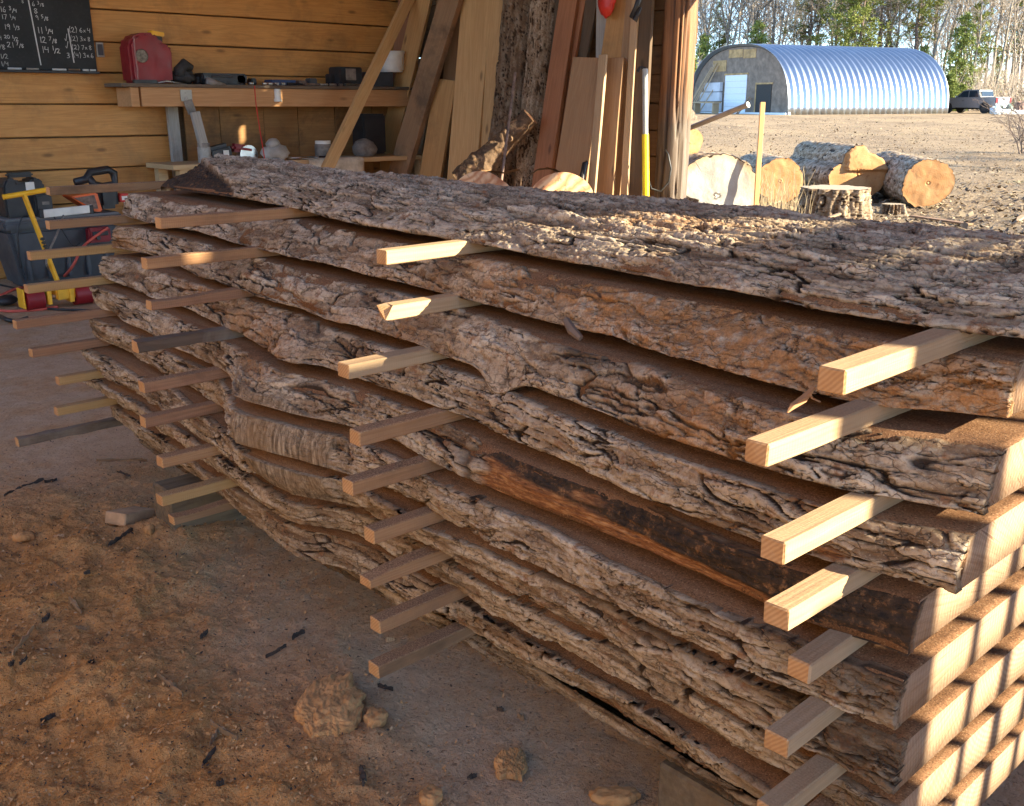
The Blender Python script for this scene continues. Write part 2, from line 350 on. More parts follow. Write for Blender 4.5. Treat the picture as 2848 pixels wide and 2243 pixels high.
# ---------------------------------------------------------------- the slab pile
SLAB_END=[(3.9, 34.6), (4.5, 36), (4.35, 34.9), (4.4, 35), (4.85, 35.1), (4.8, 34.6), (4.75, 34.6), (4.75, 34.9), (4.75, 34), (5.2, 33.4)]
SLAB_X=[
 ([1275, 1275, 1272, 1263, 1255, 1253, 1254, 1257, 1262, 1267, 1273, 1277, 1279, 1281, 1289, 1298, 1305, 1309, 1311, 1315, 1321, 1327, 1333, 1340, 1347, 1353, 1354, 1354, 1355, 1355, 1356, 1358, 1360, 1362, 1365, 1374, 1385, 1397, 1409, 1420, 1432, 1442, 1449, 1455, 1461, 1467, 1473, 1479, 1485, 1491, 1497, 1501, 1504, 1505, 1507, 1509, 1511, 1513, 1514, 1516, 1517, 1518, 1518, 1518, 1518, 1518, 1518, 1518],
  [1275, 1275, 1272, 1263, 1255, 1253, 1254, 1257, 1262, 1267, 1273, 1277, 1279, 1281, 1289, 1298, 1305, 1309, 1311, 1315, 1321, 1327, 1333, 1340, 1347, 1353, 1354, 1354, 1355, 1355, 1356, 1358, 1360, 1362, 1365, 1374, 1385, 1397, 1409, 1420, 1432, 1442, 1449, 1455, 1461, 1467, 1473, 1479, 1485, 1491, 1497, 1501, 1504, 1505, 1507, 1509, 1511, 1513, 1514, 1516, 1517, 1518, 1518, 1518, 1518, 1518, 1518, 1518]),
 ([1265, 1264, 1262, 1258, 1258, 1259, 1263, 1268, 1278, 1288, 1296, 1300, 1300, 1300, 1301, 1302, 1304, 1307, 1315, 1324, 1333, 1341, 1347, 1351, 1355, 1359, 1361, 1363, 1364, 1365, 1366, 1368, 1374, 1383, 1392, 1401, 1410, 1419, 1428, 1434, 1437, 1439, 1442, 1444, 1447, 1449, 1451, 1454, 1456, 1458, 1460, 1461, 1460, 1460, 1460, 1459, 1459, 1459, 1459, 1460, 1460, 1460, 1461, 1461, 1461, 1462, 1462, 1462],
  [1257, 1257, 1253, 1237, 1213, 1191, 1184, 1186, 1190, 1194, 1199, 1205, 1212, 1221, 1231, 1240, 1245, 1247, 1251, 1256, 1261, 1266, 1272, 1277, 1282, 1287, 1293, 1297, 1299, 1301, 1302, 1305, 1309, 1314, 1318, 1321, 1323, 1325, 1326, 1327, 1329, 1333, 1338, 1342, 1347, 1352, 1357, 1363, 1368, 1374, 1380, 1385, 1390, 1391, 1389, 1386, 1383, 1381, 1383, 1386, 1390, 1394, 1400, 1409, 1418, 1427, 1436, 1445]),
 ([1214, 1214, 1213, 1207, 1184, 1167, 1158, 1155, 1160, 1168, 1177, 1188, 1201, 1211, 1213, 1212, 1214, 1220, 1227, 1236, 1247, 1259, 1272, 1284, 1293, 1297, 1300, 1303, 1305, 1307, 1309, 1310, 1308, 1306, 1307, 1311, 1316, 1321, 1326, 1330, 1335, 1338, 1341, 1344, 1348, 1351, 1354, 1357, 1360, 1364, 1367, 1371, 1374, 1377, 1381, 1384, 1387, 1390, 1393, 1396, 1394, 1376, 1360, 1356, 1356, 1356, 1356, 1356],
  [1181, 1180, 1174, 1159, 1138, 1123, 1115, 1115, 1118, 1122, 1126, 1130, 1136, 1144, 1150, 1156, 1162, 1171, 1182, 1193, 1198, 1200, 1202, 1205, 1211, 1219, 1226, 1229, 1231, 1231, 1227, 1225, 1226, 1233, 1241, 1250, 1255, 1253, 1249, 1252, 1257, 1263, 1269, 1275, 1279, 1280, 1281, 1283, 1288, 1297, 1306, 1315, 1325, 1334, 1343, 1352, 1357, 1359, 1359, 1358, 1354, 1347, 1339, 1333, 1331, 1331, 1331, 1331]),
 ([1174, 1173, 1166, 1148, 1129, 1119, 1117, 1118, 1121, 1124, 1126, 1128, 1134, 1142, 1146, 1148, 1155, 1163, 1173, 1186, 1197, 1203, 1207, 1212, 1217, 1223, 1228, 1227, 1223, 1225, 1230, 1237, 1243, 1250, 1256, 1261, 1265, 1269, 1272, 1275, 1277, 1277, 1278, 1278, 1279, 1279, 1281, 1284, 1287, 1289, 1292, 1294, 1295, 1296, 1299, 1305, 1311, 1318, 1325, 1331, 1337, 1332, 1316, 1309, 1308, 1308, 1308, 1308],
  [1146, 1146, 1146, 1141, 1126, 1113, 1104, 1100, 1100, 1102, 1104, 1108, 1113, 1120, 1129, 1137, 1140, 1143, 1149, 1158, 1168, 1175, 1176, 1178, 1182, 1184, 1183, 1183, 1184, 1185, 1188, 1184, 1165, 1146, 1143, 1155, 1170, 1184, 1196, 1204, 1212, 1218, 1222, 1224, 1229, 1236, 1243, 1251, 1257, 1260, 1259, 1257, 1256, 1258, 1263, 1268, 1273, 1277, 1281, 1284, 1287, 1290, 1293, 1296, 1297, 1297, 1297, 1297]),
 ([1148, 1148, 1148, 1146, 1136, 1119, 1109, 1101, 1099, 1105, 1113, 1122, 1130, 1132, 1127, 1123, 1126, 1130, 1137, 1145, 1156, 1168, 1173, 1175, 1178, 1181, 1183, 1185, 1186, 1185, 1183, 1178, 1170, 1156, 1145, 1146, 1153, 1160, 1168, 1176, 1184, 1191, 1195, 1199, 1203, 1208, 1214, 1221, 1228, 1235, 1242, 1248, 1251, 1253, 1255, 1256, 1257, 1259, 1260, 1260, 1257, 1252, 1250, 1250, 1250, 1250, 1250, 1250],
  [1134, 1134, 1133, 1128, 1120, 1115, 1112, 1114, 1118, 1121, 1122, 1125, 1127, 1128, 1125, 1121, 1121, 1122, 1125, 1128, 1132, 1135, 1139, 1146, 1158, 1167, 1165, 1159, 1152, 1141, 1127, 1114, 1102, 1091, 1081, 1074, 1079, 1099, 1123, 1147, 1166, 1173, 1177, 1181, 1186, 1189, 1191, 1192, 1195, 1201, 1207, 1213, 1218, 1222, 1226, 1229, 1233, 1238, 1243, 1250, 1257, 1264, 1272, 1278, 1283, 1283, 1283, 1283]),
 ([1121, 1121, 1120, 1114, 1104, 1097, 1094, 1095, 1097, 1098, 1099, 1102, 1107, 1112, 1118, 1122, 1124, 1123, 1120, 1117, 1117, 1117, 1122, 1132, 1143, 1148, 1149, 1148, 1147, 1141, 1120, 1106, 1095, 1083, 1070, 1061, 1069, 1087, 1108, 1128, 1148, 1162, 1169, 1174, 1178, 1182, 1185, 1189, 1193, 1196, 1200, 1204, 1209, 1213, 1216, 1219, 1221, 1224, 1226, 1226, 1223, 1219, 1218, 1218, 1218, 1218, 1218, 1218],
  [1119, 1119, 1119, 1117, 1113, 1106, 1103, 1099, 1102, 1106, 1107, 1107, 1107, 1109, 1112, 1114, 1115, 1116, 1117, 1120, 1124, 1129, 1135, 1140, 1142, 1141, 1135, 1128, 1121, 1113, 1104, 1093, 1081, 1070, 1058, 1052, 1066, 1088, 1110, 1132, 1151, 1163, 1169, 1175, 1180, 1185, 1188, 1190, 1192, 1196, 1201, 1207, 1212, 1218, 1224, 1229, 1234, 1237, 1238, 1238, 1238, 1238, 1238, 1238, 1238, 1238, 1238, 1238]),
 ([1142, 1142, 1140, 1137, 1134, 1128, 1120, 1115, 1114, 1116, 1118, 1120, 1122, 1124, 1125, 1127, 1128, 1129, 1130, 1130, 1124, 1116, 1110, 1108, 1111, 1116, 1120, 1125, 1129, 1126, 1105, 1089, 1079, 1068, 1060, 1061, 1069, 1079, 1089, 1098, 1108, 1118, 1128, 1137, 1147, 1158, 1169, 1180, 1183, 1178, 1171, 1166, 1168, 1172, 1177, 1181, 1185, 1190, 1192, 1190, 1186, 1184, 1184, 1184, 1184, 1184, 1184, 1184],
  [1131, 1131, 1131, 1131, 1131, 1131, 1131, 1132, 1132, 1130, 1133, 1139, 1147, 1152, 1151, 1149, 1148, 1147, 1149, 1151, 1154, 1156, 1159, 1161, 1164, 1166, 1169, 1172, 1172, 1165, 1147, 1121, 1103, 1099, 1101, 1105, 1109, 1113, 1117, 1121, 1125, 1129, 1133, 1137, 1141, 1145, 1150, 1154, 1158, 1162, 1168, 1174, 1180, 1185, 1187, 1186, 1185, 1184, 1185, 1192, 1200, 1209, 1216, 1220, 1221, 1221, 1221, 1221]),
 ([1144, 1144, 1144, 1144, 1144, 1144, 1144, 1145, 1150, 1155, 1158, 1159, 1162, 1165, 1165, 1163, 1160, 1156, 1156, 1159, 1163, 1166, 1169, 1173, 1176, 1180, 1183, 1186, 1186, 1181, 1167, 1137, 1109, 1099, 1101, 1104, 1107, 1110, 1113, 1117, 1120, 1123, 1127, 1130, 1133, 1136, 1140, 1143, 1146, 1149, 1153, 1156, 1161, 1166, 1171, 1176, 1180, 1180, 1179, 1177, 1176, 1176, 1176, 1176, 1176, 1176, 1176, 1176],
  [1178, 1178, 1178, 1178, 1178, 1178, 1178, 1178, 1179, 1185, 1189, 1191, 1191, 1192, 1194, 1197, 1198, 1197, 1194, 1194, 1195, 1196, 1197, 1198, 1199, 1200, 1201, 1202, 1204, 1206, 1202, 1185, 1157, 1135, 1124, 1124, 1130, 1137, 1142, 1147, 1151, 1156, 1160, 1165, 1169, 1173, 1178, 1182, 1187, 1191, 1195, 1200, 1204, 1209, 1213, 1217, 1220, 1223, 1226, 1229, 1232, 1234, 1237, 1239, 1240, 1240, 1240, 1240]),
 ([1150, 1150, 1150, 1150, 1150, 1150, 1150, 1152, 1159, 1166, 1170, 1175, 1179, 1182, 1182, 1182, 1182, 1182, 1183, 1186, 1191, 1195, 1199, 1203, 1208, 1212, 1216, 1220, 1221, 1218, 1210, 1197, 1179, 1157, 1142, 1134, 1135, 1142, 1148, 1153, 1157, 1161, 1165, 1169, 1172, 1176, 1180, 1184, 1188, 1192, 1196, 1200, 1204, 1207, 1211, 1215, 1219, 1222, 1223, 1225, 1226, 1227, 1227, 1227, 1227, 1227, 1227, 1227],
  [1212, 1212, 1212, 1212, 1213, 1214, 1215, 1216, 1217, 1222, 1225, 1227, 1228, 1229, 1232, 1234, 1236, 1235, 1235, 1236, 1232, 1229, 1226, 1223, 1220, 1216, 1213, 1210, 1207, 1205, 1199, 1185, 1164, 1147, 1143, 1146, 1152, 1159, 1165, 1171, 1176, 1181, 1187, 1192, 1198, 1203, 1207, 1211, 1216, 1220, 1224, 1228, 1232, 1237, 1241, 1245, 1248, 1252, 1255, 1258, 1260, 1263, 1265, 1267, 1268, 1268, 1269, 1270]),
 ([1230, 1230, 1230, 1230, 1231, 1232, 1232, 1233, 1234, 1235, 1236, 1238, 1240, 1241, 1242, 1244, 1246, 1247, 1248, 1250, 1248, 1247, 1245, 1243, 1242, 1240, 1238, 1237, 1235, 1233, 1232, 1230, 1230, 1230, 1230, 1230, 1230, 1230, 1232, 1235, 1237, 1239, 1241, 1244, 1246, 1248, 1250, 1253, 1255, 1257, 1260, 1262, 1264, 1266, 1269, 1271, 1273, 1275, 1278, 1280, 1281, 1282, 1284, 1285, 1286, 1288, 1289, 1290],
  [1310, 1310, 1310, 1310, 1311, 1312, 1312, 1313, 1314, 1315, 1318, 1320, 1312, 1305, 1312, 1320, 1315, 1310, 1300, 1290, 1290, 1290, 1290, 1290, 1290, 1290, 1290, 1290, 1290, 1290, 1290, 1290, 1290, 1290, 1294, 1298, 1301, 1305, 1309, 1312, 1316, 1320, 1321, 1322, 1323, 1324, 1326, 1327, 1328, 1329, 1330, 1331, 1332, 1333, 1334, 1336, 1337, 1338, 1339, 1340, 1341, 1342, 1344, 1345, 1346, 1348, 1349, 1350]),
]
PIT, D0, GAP = .1, .275, .03
YS = np.arange(.35, 3.701, .05)
def slab_x(k, y):
    a, b = SLAB_X[k]; return np.interp(y, YS, np.array(a) / 1000.), np.interp(y, YS, np.array(b) / 1000.)
Z_BOT = [CAM_H - D0 - PIT * k for k in range(10)]
Z_TOP = [z + PIT - GAP for z in Z_BOT]

# bark -------------------------------------------------------------
def bark_height(s, a, seed, rugged=1.0):
    """relief of ridged, flaking bark. s: metres along the log, a: metres round it. returns height, crack, flake id"""
    wx = fbm(s * 6, a * 14, seed + 1, 4) * .05; wy = fbm(s * 6 + 5, a * 14 + 3, seed + 2, 5, .6) * .016
    S = s + wx; A = a + wy
    f1, f2, c1, dx, dy = voronoi(S / .19, A / .024, seed + 3, 1.)
    e1 = f2 - f1
    gate = np.clip(.5 + 1.7 * fbm(s * 6, a * 18, seed + 4, 3), 0, 1)
    cr1 = np.exp(-(e1 / .05) ** 2) * (.15 + .85 * gate)
    tilt = (c1 - .5) * dx * 1.3 + (np.modf(c1 * 7.13)[0] - .5) * dy * 1.6
    g1, g2, c2, ex, ey = voronoi(S / .062 + 7 + .25 * fbm(s * 60, a * 90, seed + 20, 2), A / .0105 + 3 + .3 * fbm(s * 60 + 9, a * 90, seed + 21, 2), seed + 5, 1.)
    e2 = g2 - g1; gate2 = np.clip(.3 + 1.6 * fbm(s * 13, a * 28, seed + 6, 3), 0, 1); cr2 = np.exp(-(e2 / .07) ** 2) * gate2
    long_ = 1 - np.abs(fbm(S * 2.6, A * 24, seed + 7, 4)); cr3 = sst(.955, .99, long_) * np.clip(.4 + 1.5 * fbm(s * 4 + 3, a * 9, seed + 17, 2), 0, 1)
    cross = 1 - np.abs(fbm(S * 17, A * 19, seed + 18, 4)); cr4 = sst(.975, .997, cross) * gate2 * .8
    shel = fbm(S * 8, A * 34, seed + 8, 5, .6); st_ = shel * 5.5; shelf = (np.floor(st_) + sst(.0, .22, st_ - np.floor(st_))) / 5.5
    sh2 = fbm(S * 30, A * 95, seed + 11, 4, .6); st2 = sh2 * 4; shelf2 = (np.floor(st2) + sst(0, .3, st2 - np.floor(st2))) / 4
    h = (c1 - .5) * .0060 + tilt * .0035 + (c2 - .5) * .0030 + shelf * .0085 + shelf2 * .0032
    h += fbm(s * 2.2, a * 6, seed + 9, 3) * .008
    h += fbm(S * 70, A * 190, seed + 10, 3, .7) * .0016
    h -= cr1 * .0125 + cr2 * .0050 + cr3 * .015 + cr4 * .0065
    cr1 = np.maximum(cr1, cr4 * .8); fid_ = .3 * c1 + .3 * c2 + .25 * (.5 + .9 * shelf) + .15 * (.5 + shelf2)
    return h * rugged, np.clip(cr1 * .9 + cr2 * .6 + cr3, 0, 1), np.clip((fid_ - .5) * 1.35 + .5, 0, 1)

t = NT('bark')
A_ = t.attr('relief'); B_ = t.attr('state'); Po = t.n('ShaderNodeTexCoord').outputs['Object']
n1 = t.noise(Po, 9, 6, .65); n2 = t.noise(Po, 60, 5, .7); n3 = t.noise(Po, 260, 4, .7)
mpl = t.n('ShaderNodeMapping'); t.put(mpl.inputs['Vector'], Po); mpl.inputs['Scale'].default_value = (1, .16, 1); fibr = t.noise(mpl.outputs[0], 210, 4, .65)
base = t.ramp(A_[1], [(.12, (.10, .056, .030)), (.34, (.22, .152, .096)), (.52, (.355, .27, .185)), (.88, (.52, .43, .325))])
base = t.mix(t.ramp(n1, [(.42, 0.), (.66, .5)]), base, (.20, .125, .07))
base = t.mix(t.ramp(n2, [(.48, 0.), (.64, .6)]), base, (.15, .088, .05))
base = t.mix(t.ramp(n3, [(.56, 0.), (.7, .45)]), base, (.54, .41, .27))
base = t.mix(t.ramp(n3, [(.34, .55), (.44, 0.)]), base, (.10, .06, .038))
rust = t.ramp(t.noise(Po, 21, 5, .7), [(.58, 0.), (.66, .8)]); base = t.mix(rust, base, (.21, .095, .045))
wv_ = t.n('ShaderNodeTexNoise'); t.put(wv_.inputs['Vector'], Po); wv_.inputs['Scale'].default_value = 28; wv_.inputs['Detail'].default_value = 4
va = t.n('ShaderNodeVectorMath', operation='MULTIPLY_ADD'); t.put(va.inputs[0], wv_.outputs['Color']); va.inputs[1].default_value = (.03, .06, .03); t.put(va.inputs[2], Po)
mv = t.n('ShaderNodeMapping'); t.put(mv.inputs['Vector'], va.outputs[0]); mv.inputs['Scale'].default_value = (80, 13, 80)
ve = t.n('ShaderNodeTexVoronoi', feature='DISTANCE_TO_EDGE'); t.put(ve.inputs['Vector'], mv.outputs[0]); ve.inputs['Scale'].default_value = 1
hair = t.math('MULTIPLY', t.ramp(ve.outputs['Distance'], [(.0, 1.), (.05, 0.)]), t.ramp(t.noise(Po, 15, 3, .6), [(.40, 0.), (.55, 1.)]))
base = t.mix(t.math('MULTIPLY', hair, .7), base, (.06, .035, .02))
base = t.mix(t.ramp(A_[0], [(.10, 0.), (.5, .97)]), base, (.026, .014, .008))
dn = t.noise(Po, 34, 6, .75); dust = t.math('MULTIPLY', A_[2], t.ramp(dn, [(.40, 0.), (.54, 1.)]))
dcol = t.ramp(n3, [(.3, (.19, .08, .028)), (.6, (.36, .165, .055)), (.8, (.50, .28, .12))])
base = t.mix(t.math('MULTIPLY', dust, .85), base, dcol)
bare = t.ramp(fibr, [(.3, (.09, .035, .014)), (.5, (.22, .09, .034)), (.7, (.40, .21, .09))])
base = t.mix(B_[0], base, bare)
mpc = t.n('ShaderNodeMapping'); t.put(mpc.inputs['Vector'], Po); mpc.inputs['Scale'].default_value = (1, 1, .13); mpc.inputs['Rotation'].default_value = (.35, 0, 0); sawl = t.noise(mpc.outputs[0], 120, 4, .65, .4)
cut = t.ramp(sawl, [(.34, (.07, .048, .03)), (.5, (.21, .155, .105)), (.68, (.40, .32, .225))]); cut = t.mix(t.ramp(n1, [(.45, 0.), (.65, .6)]), cut, (.20, .12, .06)); base = t.mix(B_[1], base, cut)
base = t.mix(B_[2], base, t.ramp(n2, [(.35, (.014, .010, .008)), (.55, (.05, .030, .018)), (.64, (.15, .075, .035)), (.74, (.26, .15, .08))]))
nm = t.bump(n3, .0022, .6); nm = t.bump(n2, .004, .45, nm); nm = t.bump(fibr, .002, .5, nm); nm = t.bump(t.math('SUBTRACT', 1., hair), .004, .7, nm)
BARK = t.done(base, t.ramp(n2, [(.3, .7), (.7, .95)]), nm, spec=.25)

# sawn faces: sawdust lying on fresh-cut wood ------------------------
t = NT('sawn_face'); Po = t.n('ShaderNodeTexCoord').outputs['Object']
mpl = t.n('ShaderNodeMapping'); t.put(mpl.inputs['Vector'], Po); mpl.inputs['Scale'].default_value = (9, .8, 1)
gr = t.noise(mpl.outputs[0], 3, 5, .6, .6); n2 = t.noise(Po, 38, 5, .7); n3 = t.noise(Po, 330, 3, .7)
col = t.ramp(gr, [(.3, (.11, .052, .026)), (.55, (.18, .09, .046)), (.75, (.27, .15, .08))])
col = t.mix(t.ramp(n2, [(.42, 0.), (.6, .7)]), col, (.20, .105, .055))
col = t.mix(t.ramp(n3, [(.36, .85), (.47, 0.)]), col, (.06, .03, .016)); col = t.mix(t.ramp(n3, [(.60, 0.), (.7, .8)]), col, (.44, .28, .16))
SAWN = t.done(col, .92, t.bump(n3, .002, .6), spec=.15)
t = NT('end_grain'); Po = t.n('ShaderNodeTexCoord').outputs['Object']
sx = t.n('ShaderNodeSeparateXYZ'); t.put(sx.inputs[0], Po)
dx = t.math('SUBTRACT', sx.outputs[0], 1.56); dz = t.math('SUBTRACT', sx.outputs[2], .60)
wob = t.noise(Po, 3.2, 5, .6)
rad = t.math('SQRT', t.math('ADD', t.math('MULTIPLY', dx, dx), t.math('MULTIPLY', dz, dz)))
ring = t.math('SINE', t.math('MULTIPLY', t.math('ADD', rad, t.math('MULTIPLY', wob, .06)), 760.)); ring = t.math('MULTIPLY_ADD', ring, .5, .5)
n2 = t.noise(Po, 26, 5, .7); n3 = t.noise(Po, 300, 3, .7)
col = t.mix(t.math('MULTIPLY', ring, .5), (.40, .27, .18), (.26, .15, .085))
col = t.mix(t.ramp(t.noise(Po, 5, 4, .6), [(.42, 0.), (.66, .6)]), col, (.27, .165, .10))
ang = t.math('ARCTAN2', dz, dx); cb = t.n('ShaderNodeCombineXYZ'); t.put(cb.inputs[0], t.math('MULTIPLY', ang, 17.)); t.put(cb.inputs[1], t.math('MULTIPLY', rad, 2.2))
rayn = t.noise(cb.outputs[0], 3.2, 4, .6, .3)
crk = t.ramp(rayn, [(.345, 1.), (.36, 0.)]); col = t.mix(t.math('MULTIPLY', crk, .8), col, (.15, .075, .045))
col = t.mix(t.ramp(rayn, [(.45, 0.), (.7, .6)]), col, (.19, .10, .055))
col = t.mix(t.ramp(n3, [(.62, 0.), (.72, .4)]), col, (.3, .18, .11))
wv = t.n('ShaderNodeTexWave'); t.put(wv.inputs['Vector'], Po); wv.inputs['Scale'].default_value = 34; wv.inputs['Distortion'].default_value = 3.; wv.inputs['Detail'].default_value = 2
ENDG = t.done(col, .8, t.bump(n3, .0012, .5, t.bump(wv.outputs[1], .0008, .5)), spec=.2)

ORD = ['top', 'second', 'third', 'fourth', 'fifth', 'sixth', 'seventh', 'eighth', 'ninth', 'bottom']
SLAB_LABEL = [
 'rounded bark-backed slab lying on top of the pile with a dark notch cut in its far end',
 'second slab from the top, its bark edge dusted with orange sawdust',
 'third slab from the top, with a loose flap of bark hanging below its edge',
 'fourth slab from the top, with a rust red patch near the right end of its bark',
 'fifth slab from the top, its bark torn off to bare orange and black wood on the right',
 'sixth slab from the top, carrying the largest piece of the grey sawn branch stub',
 'seventh slab from the top, just under the widest slab with the rounded lower part of the stub',
 'eighth slab from the top, a narrow bark strip two below the stub',
 'ninth slab from the top, resting just above the lowest slab',
 'lowest slab of the pile, thin and ragged, lying on the wooden blocks']
def slab(k):
    y0, y1 = SLAB_END[k][0] / 10., SLAB_END[k][1] / 10.
    root = thing('wood_slab', SLAB_LABEL[k], 'slab', (0, 0, 0), 0, 'slabs of one log stacked on stickers')
    zt, zb = Z_TOP[k], Z_BOT[k]
    ys = np.arange(y0, y1, .0024)
    xt, xb = slab_x(k, ys)
    xt = xt + .0035 * fbm(ys * 9, ys * 0 + k, 70, 3); xb = xb + .005 * fbm(ys * 11, ys * 0 + k, 80, 3)
    W = np.interp(ys, [0, 3.6], [.84, .70])
    cen = 1.215 + .42 + .03 * (ys - .45)
    half = [.27, .345, .385, .41, .42, .42, .41, .375, .33, .24][k] * np.interp(ys, [.4, 3.6], [1, .86])
    xback = cen + half
    if k == 0:
        Wd = xback - xb + .03; nw = 190
        w = np.linspace(0, 1, nw)[None, :] ** 1.05
        hc = (.078 + .010 * fbm(ys * 1.3, ys * 0, 91, 3) + .012 * sst(2.7, 3.3, ys))[:, None]
        X = xb[:, None] + Wd[:, None] * w
        prof = np.clip(1 - (2 * w - 1) ** 2, 0, 1) ** .72
        Z = zb + hc * prof
        Yg = np.repeat(ys[:, None], nw, 1)
        arc = X - X[:, :1] + .02
        nx = -np.clip((1 - 2 * w) * 1.1, -1, 1) * np.ones_like(X); nz = np.sqrt(np.clip(1 - nx * nx * .8, .05, 1)); nx = nx * np.sqrt(.8)
    elif k == 9:
        nw = 60; w = np.linspace(0, 1, nw)[None, :]
        e = (xb - xt)
        X = xt[:, None] + (e * 1.0)[:, None] * (w ** 1.1) + .22 * np.clip(w - .55, 0, 1)[...] ** 1.3
        Z = zt - (zt - zb) * np.clip(w * 1.35, 0, 1) ** .9
        Yg = np.repeat(ys[:, None], nw, 1); arc = w * .12 + 0 * X
        nx = -np.cos(w * 1.5) * np.ones_like(X); nz = -np.sin(w * 1.5) * np.ones_like(X)
    else:
        nw = 36; w = np.linspace(0, 1, nw)[None, :]
        bul = .007
        X = xt[:, None] * (1 - w) + xb[:, None] * w - bul * np.sin(np.pi * w)
        Z = zt - (zt - zb) * w + 0 * X
        Yg = np.repeat(ys[:, None], nw, 1); arc = w * .075 + 0 * X
        sl = (xb - xt)[:, None] / .07
        nl = np.sqrt(1 + sl * sl); nx = -1 / nl + 0 * X; nz = -sl / nl * np.ones_like(X) * -1
        nz = (sl / nl) * -1 * np.ones_like(X)
        nz = np.where(True, -(-sl) / nl * -1, nz)
    h, crack, fid = bark_height(Yg + k * 3.7, arc + k * .9, 100 + 13 * k, 1.0 if k else 1.25)
    if k == 0: fid = np.clip(fid + .06, 0, 1)
    # special places on this slab
    dust = np.clip(fbm(Yg * 2.3, arc * 6 + k, 300 + k, 3) * 1.4 + {0: -.55, 1: .75, 2: .0, 3: -.15}.get(k, -.5), 0, 1)
    if k == 1: dust = np.clip(dust * sst(2.2, 1.3, Yg) + .15 * dust, 0, 1)
    if k == 0: dust = np.clip(dust + .7 * np.exp(-((Yg - 1.15) / .2) ** 2 - ((w - .28) / .12) ** 2), 0, 1)
    bare = np.zeros_like(h); cutm = np.zeros_like(h); char = np.zeros_like(h)
    nz1 = fbm(Yg * 6, arc * 25, 400 + k, 4); nz2 = fbm(Yg * 3.5 + 4, arc * 30, 420 + k, 4)
    if k == 4:
        bare = sst(1.33, 1.29, Yg + nz1 * .05)
        char = bare * sst(.0, .16, .82 - (w - .1 * 0) - np.clip((Yg - .75) * .95, -.2, 2) + nz2 * .22 + .25 * sst(.75, .5, Yg))
        char = np.clip(char - sst(.15, .3, nz1) * .8 * sst(.8, 1.1, Yg), 0, 1)
        bare = bare * (1 - .0 * char)
        h = h * (1 - .8 * bare) - bare * (.009 - .004 * fbm(Yg * 2, arc * 90, 7, 3)) + bare * .002 * fbm(Yg * 5, arc * 220, 8, 2)
        lip = np.exp(-((Yg - 1.35 - nz1 * .05) / .02) ** 2); h = h - .012 * lip; char = np.clip(char + lip * .8, 0, 1)
    if k in (4, 5, 6):
        b0, b1 = {4: (1.80, 2.14), 5: (1.80, 2.14), 6: (1.83, 2.10)}[k]
        wl = {4: .62 + .55 * sst(2.0, 1.8, Yg), 5: 0 * Yg - .5, 6: 0 * Yg - .5}[k]; wh = {4: 0 * Yg + 2, 5: 0 * Yg + 2, 6: .98 - 1.5 * np.clip(Yg - 1.99, 0, 1) - .7 * np.clip(1.88 - Yg, 0, 1) * 3}[k]
        cutm = sst(b0 - .008, b0 + .008, Yg + nz1 * .012) * sst(b1 + .008, b1 - .008, Yg) * sst(-.06, .06, w - wl + nz1 * .12) * sst(.06, -.06, w - wh + nz1 * .1)
        h = h * (1 - .93 * cutm) + .0035 * cutm
        edge = np.exp(-((Yg - b0 + .035 + .02 * nz1) / .032) ** 2) * (1 - cutm); h = h + edge * .010 * nz2 - .006 * edge; char = np.clip(char + edge * .55 * sst(-.2, .3, nz1), 0, 1)
        rim = np.exp(-((Yg - b1 - .05) / .05) ** 2) * (1 - cutm); h = h * (1 + .7 * rim)
    if k == 0:
        reg = sst(0, .05, (Yg - 2.86) * .62 - w + .03 * nz1) * sst(2.8, 2.9, Yg); char = np.clip(reg * 1.0, 0, 1)
        h = h * (1 - .6 * reg) - reg * (.022 * np.sin(np.clip((w + .02) / .4, 0, 1) * np.pi) + .004)
    if k == 3:
        sp = np.exp(-((Yg - .60) / .035) ** 2 - ((w - .83) / .16) ** 2); bare = np.clip(sp * 1.8 - .5, 0, 1); h = h - .006 * bare
    if k == 2:
        fl = np.exp(-((Yg - 1.32) / .055) ** 2) * sst(.6, 1., w); h = h * (1 - fl); Z = Z - fl * .035; X = X - fl * .012
        ch = np.exp(-((Yg - 1.12) / .07) ** 2) * sst(.5, .0, w); char = np.clip(ch * 1.2 * sst(-.2, .2, nz1), 0, .8)
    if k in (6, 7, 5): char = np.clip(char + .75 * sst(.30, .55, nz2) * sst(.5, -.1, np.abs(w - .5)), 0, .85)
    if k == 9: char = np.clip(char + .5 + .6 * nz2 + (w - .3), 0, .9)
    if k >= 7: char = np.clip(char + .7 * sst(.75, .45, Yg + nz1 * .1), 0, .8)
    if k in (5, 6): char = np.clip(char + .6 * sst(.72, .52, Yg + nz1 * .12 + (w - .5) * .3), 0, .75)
    if 0 < k < 9: h = np.maximum(h, -.010 - .03 * sst(0, .14, np.minimum(w, 1 - w)))
    h = h - .002
    X2 = X + nx * h; Z2 = Z + nz * h
    if 0 < k < 9: Z2 = np.clip(Z2, zb - .004 - (.04 if k == 2 else 0), zt + .002)
    Yj = Yg.copy(); Yj[0] = y0; Yj[-1] = ys[-1]
    # lips: fold the sheet inwards at the two arrises and at both ends so the bark has thickness
    def pad(a, dx=0): 
        a = np.concatenate([a[:, :1], a, a[:, -1:]], 1); return np.concatenate([a[:1], a, a[-1:]], 0)
    Xp, Yp, Zp = pad(X2), pad(Yj), pad(Z2)
    if k == 0:
        Xp[:, 0] += .02; Xp[:, -1] -= .02; Zp[0] = np.minimum(Zp[0], Zp[0]) - .014; Zp[-1] -= .014; Zp[:, 0] = np.minimum(Zp[:, 0], zb + .004)
    else:
        Xp[:, 0] += .018; Xp[:, -1] += .018; Xp[0] += .014; Xp[-1] += .014
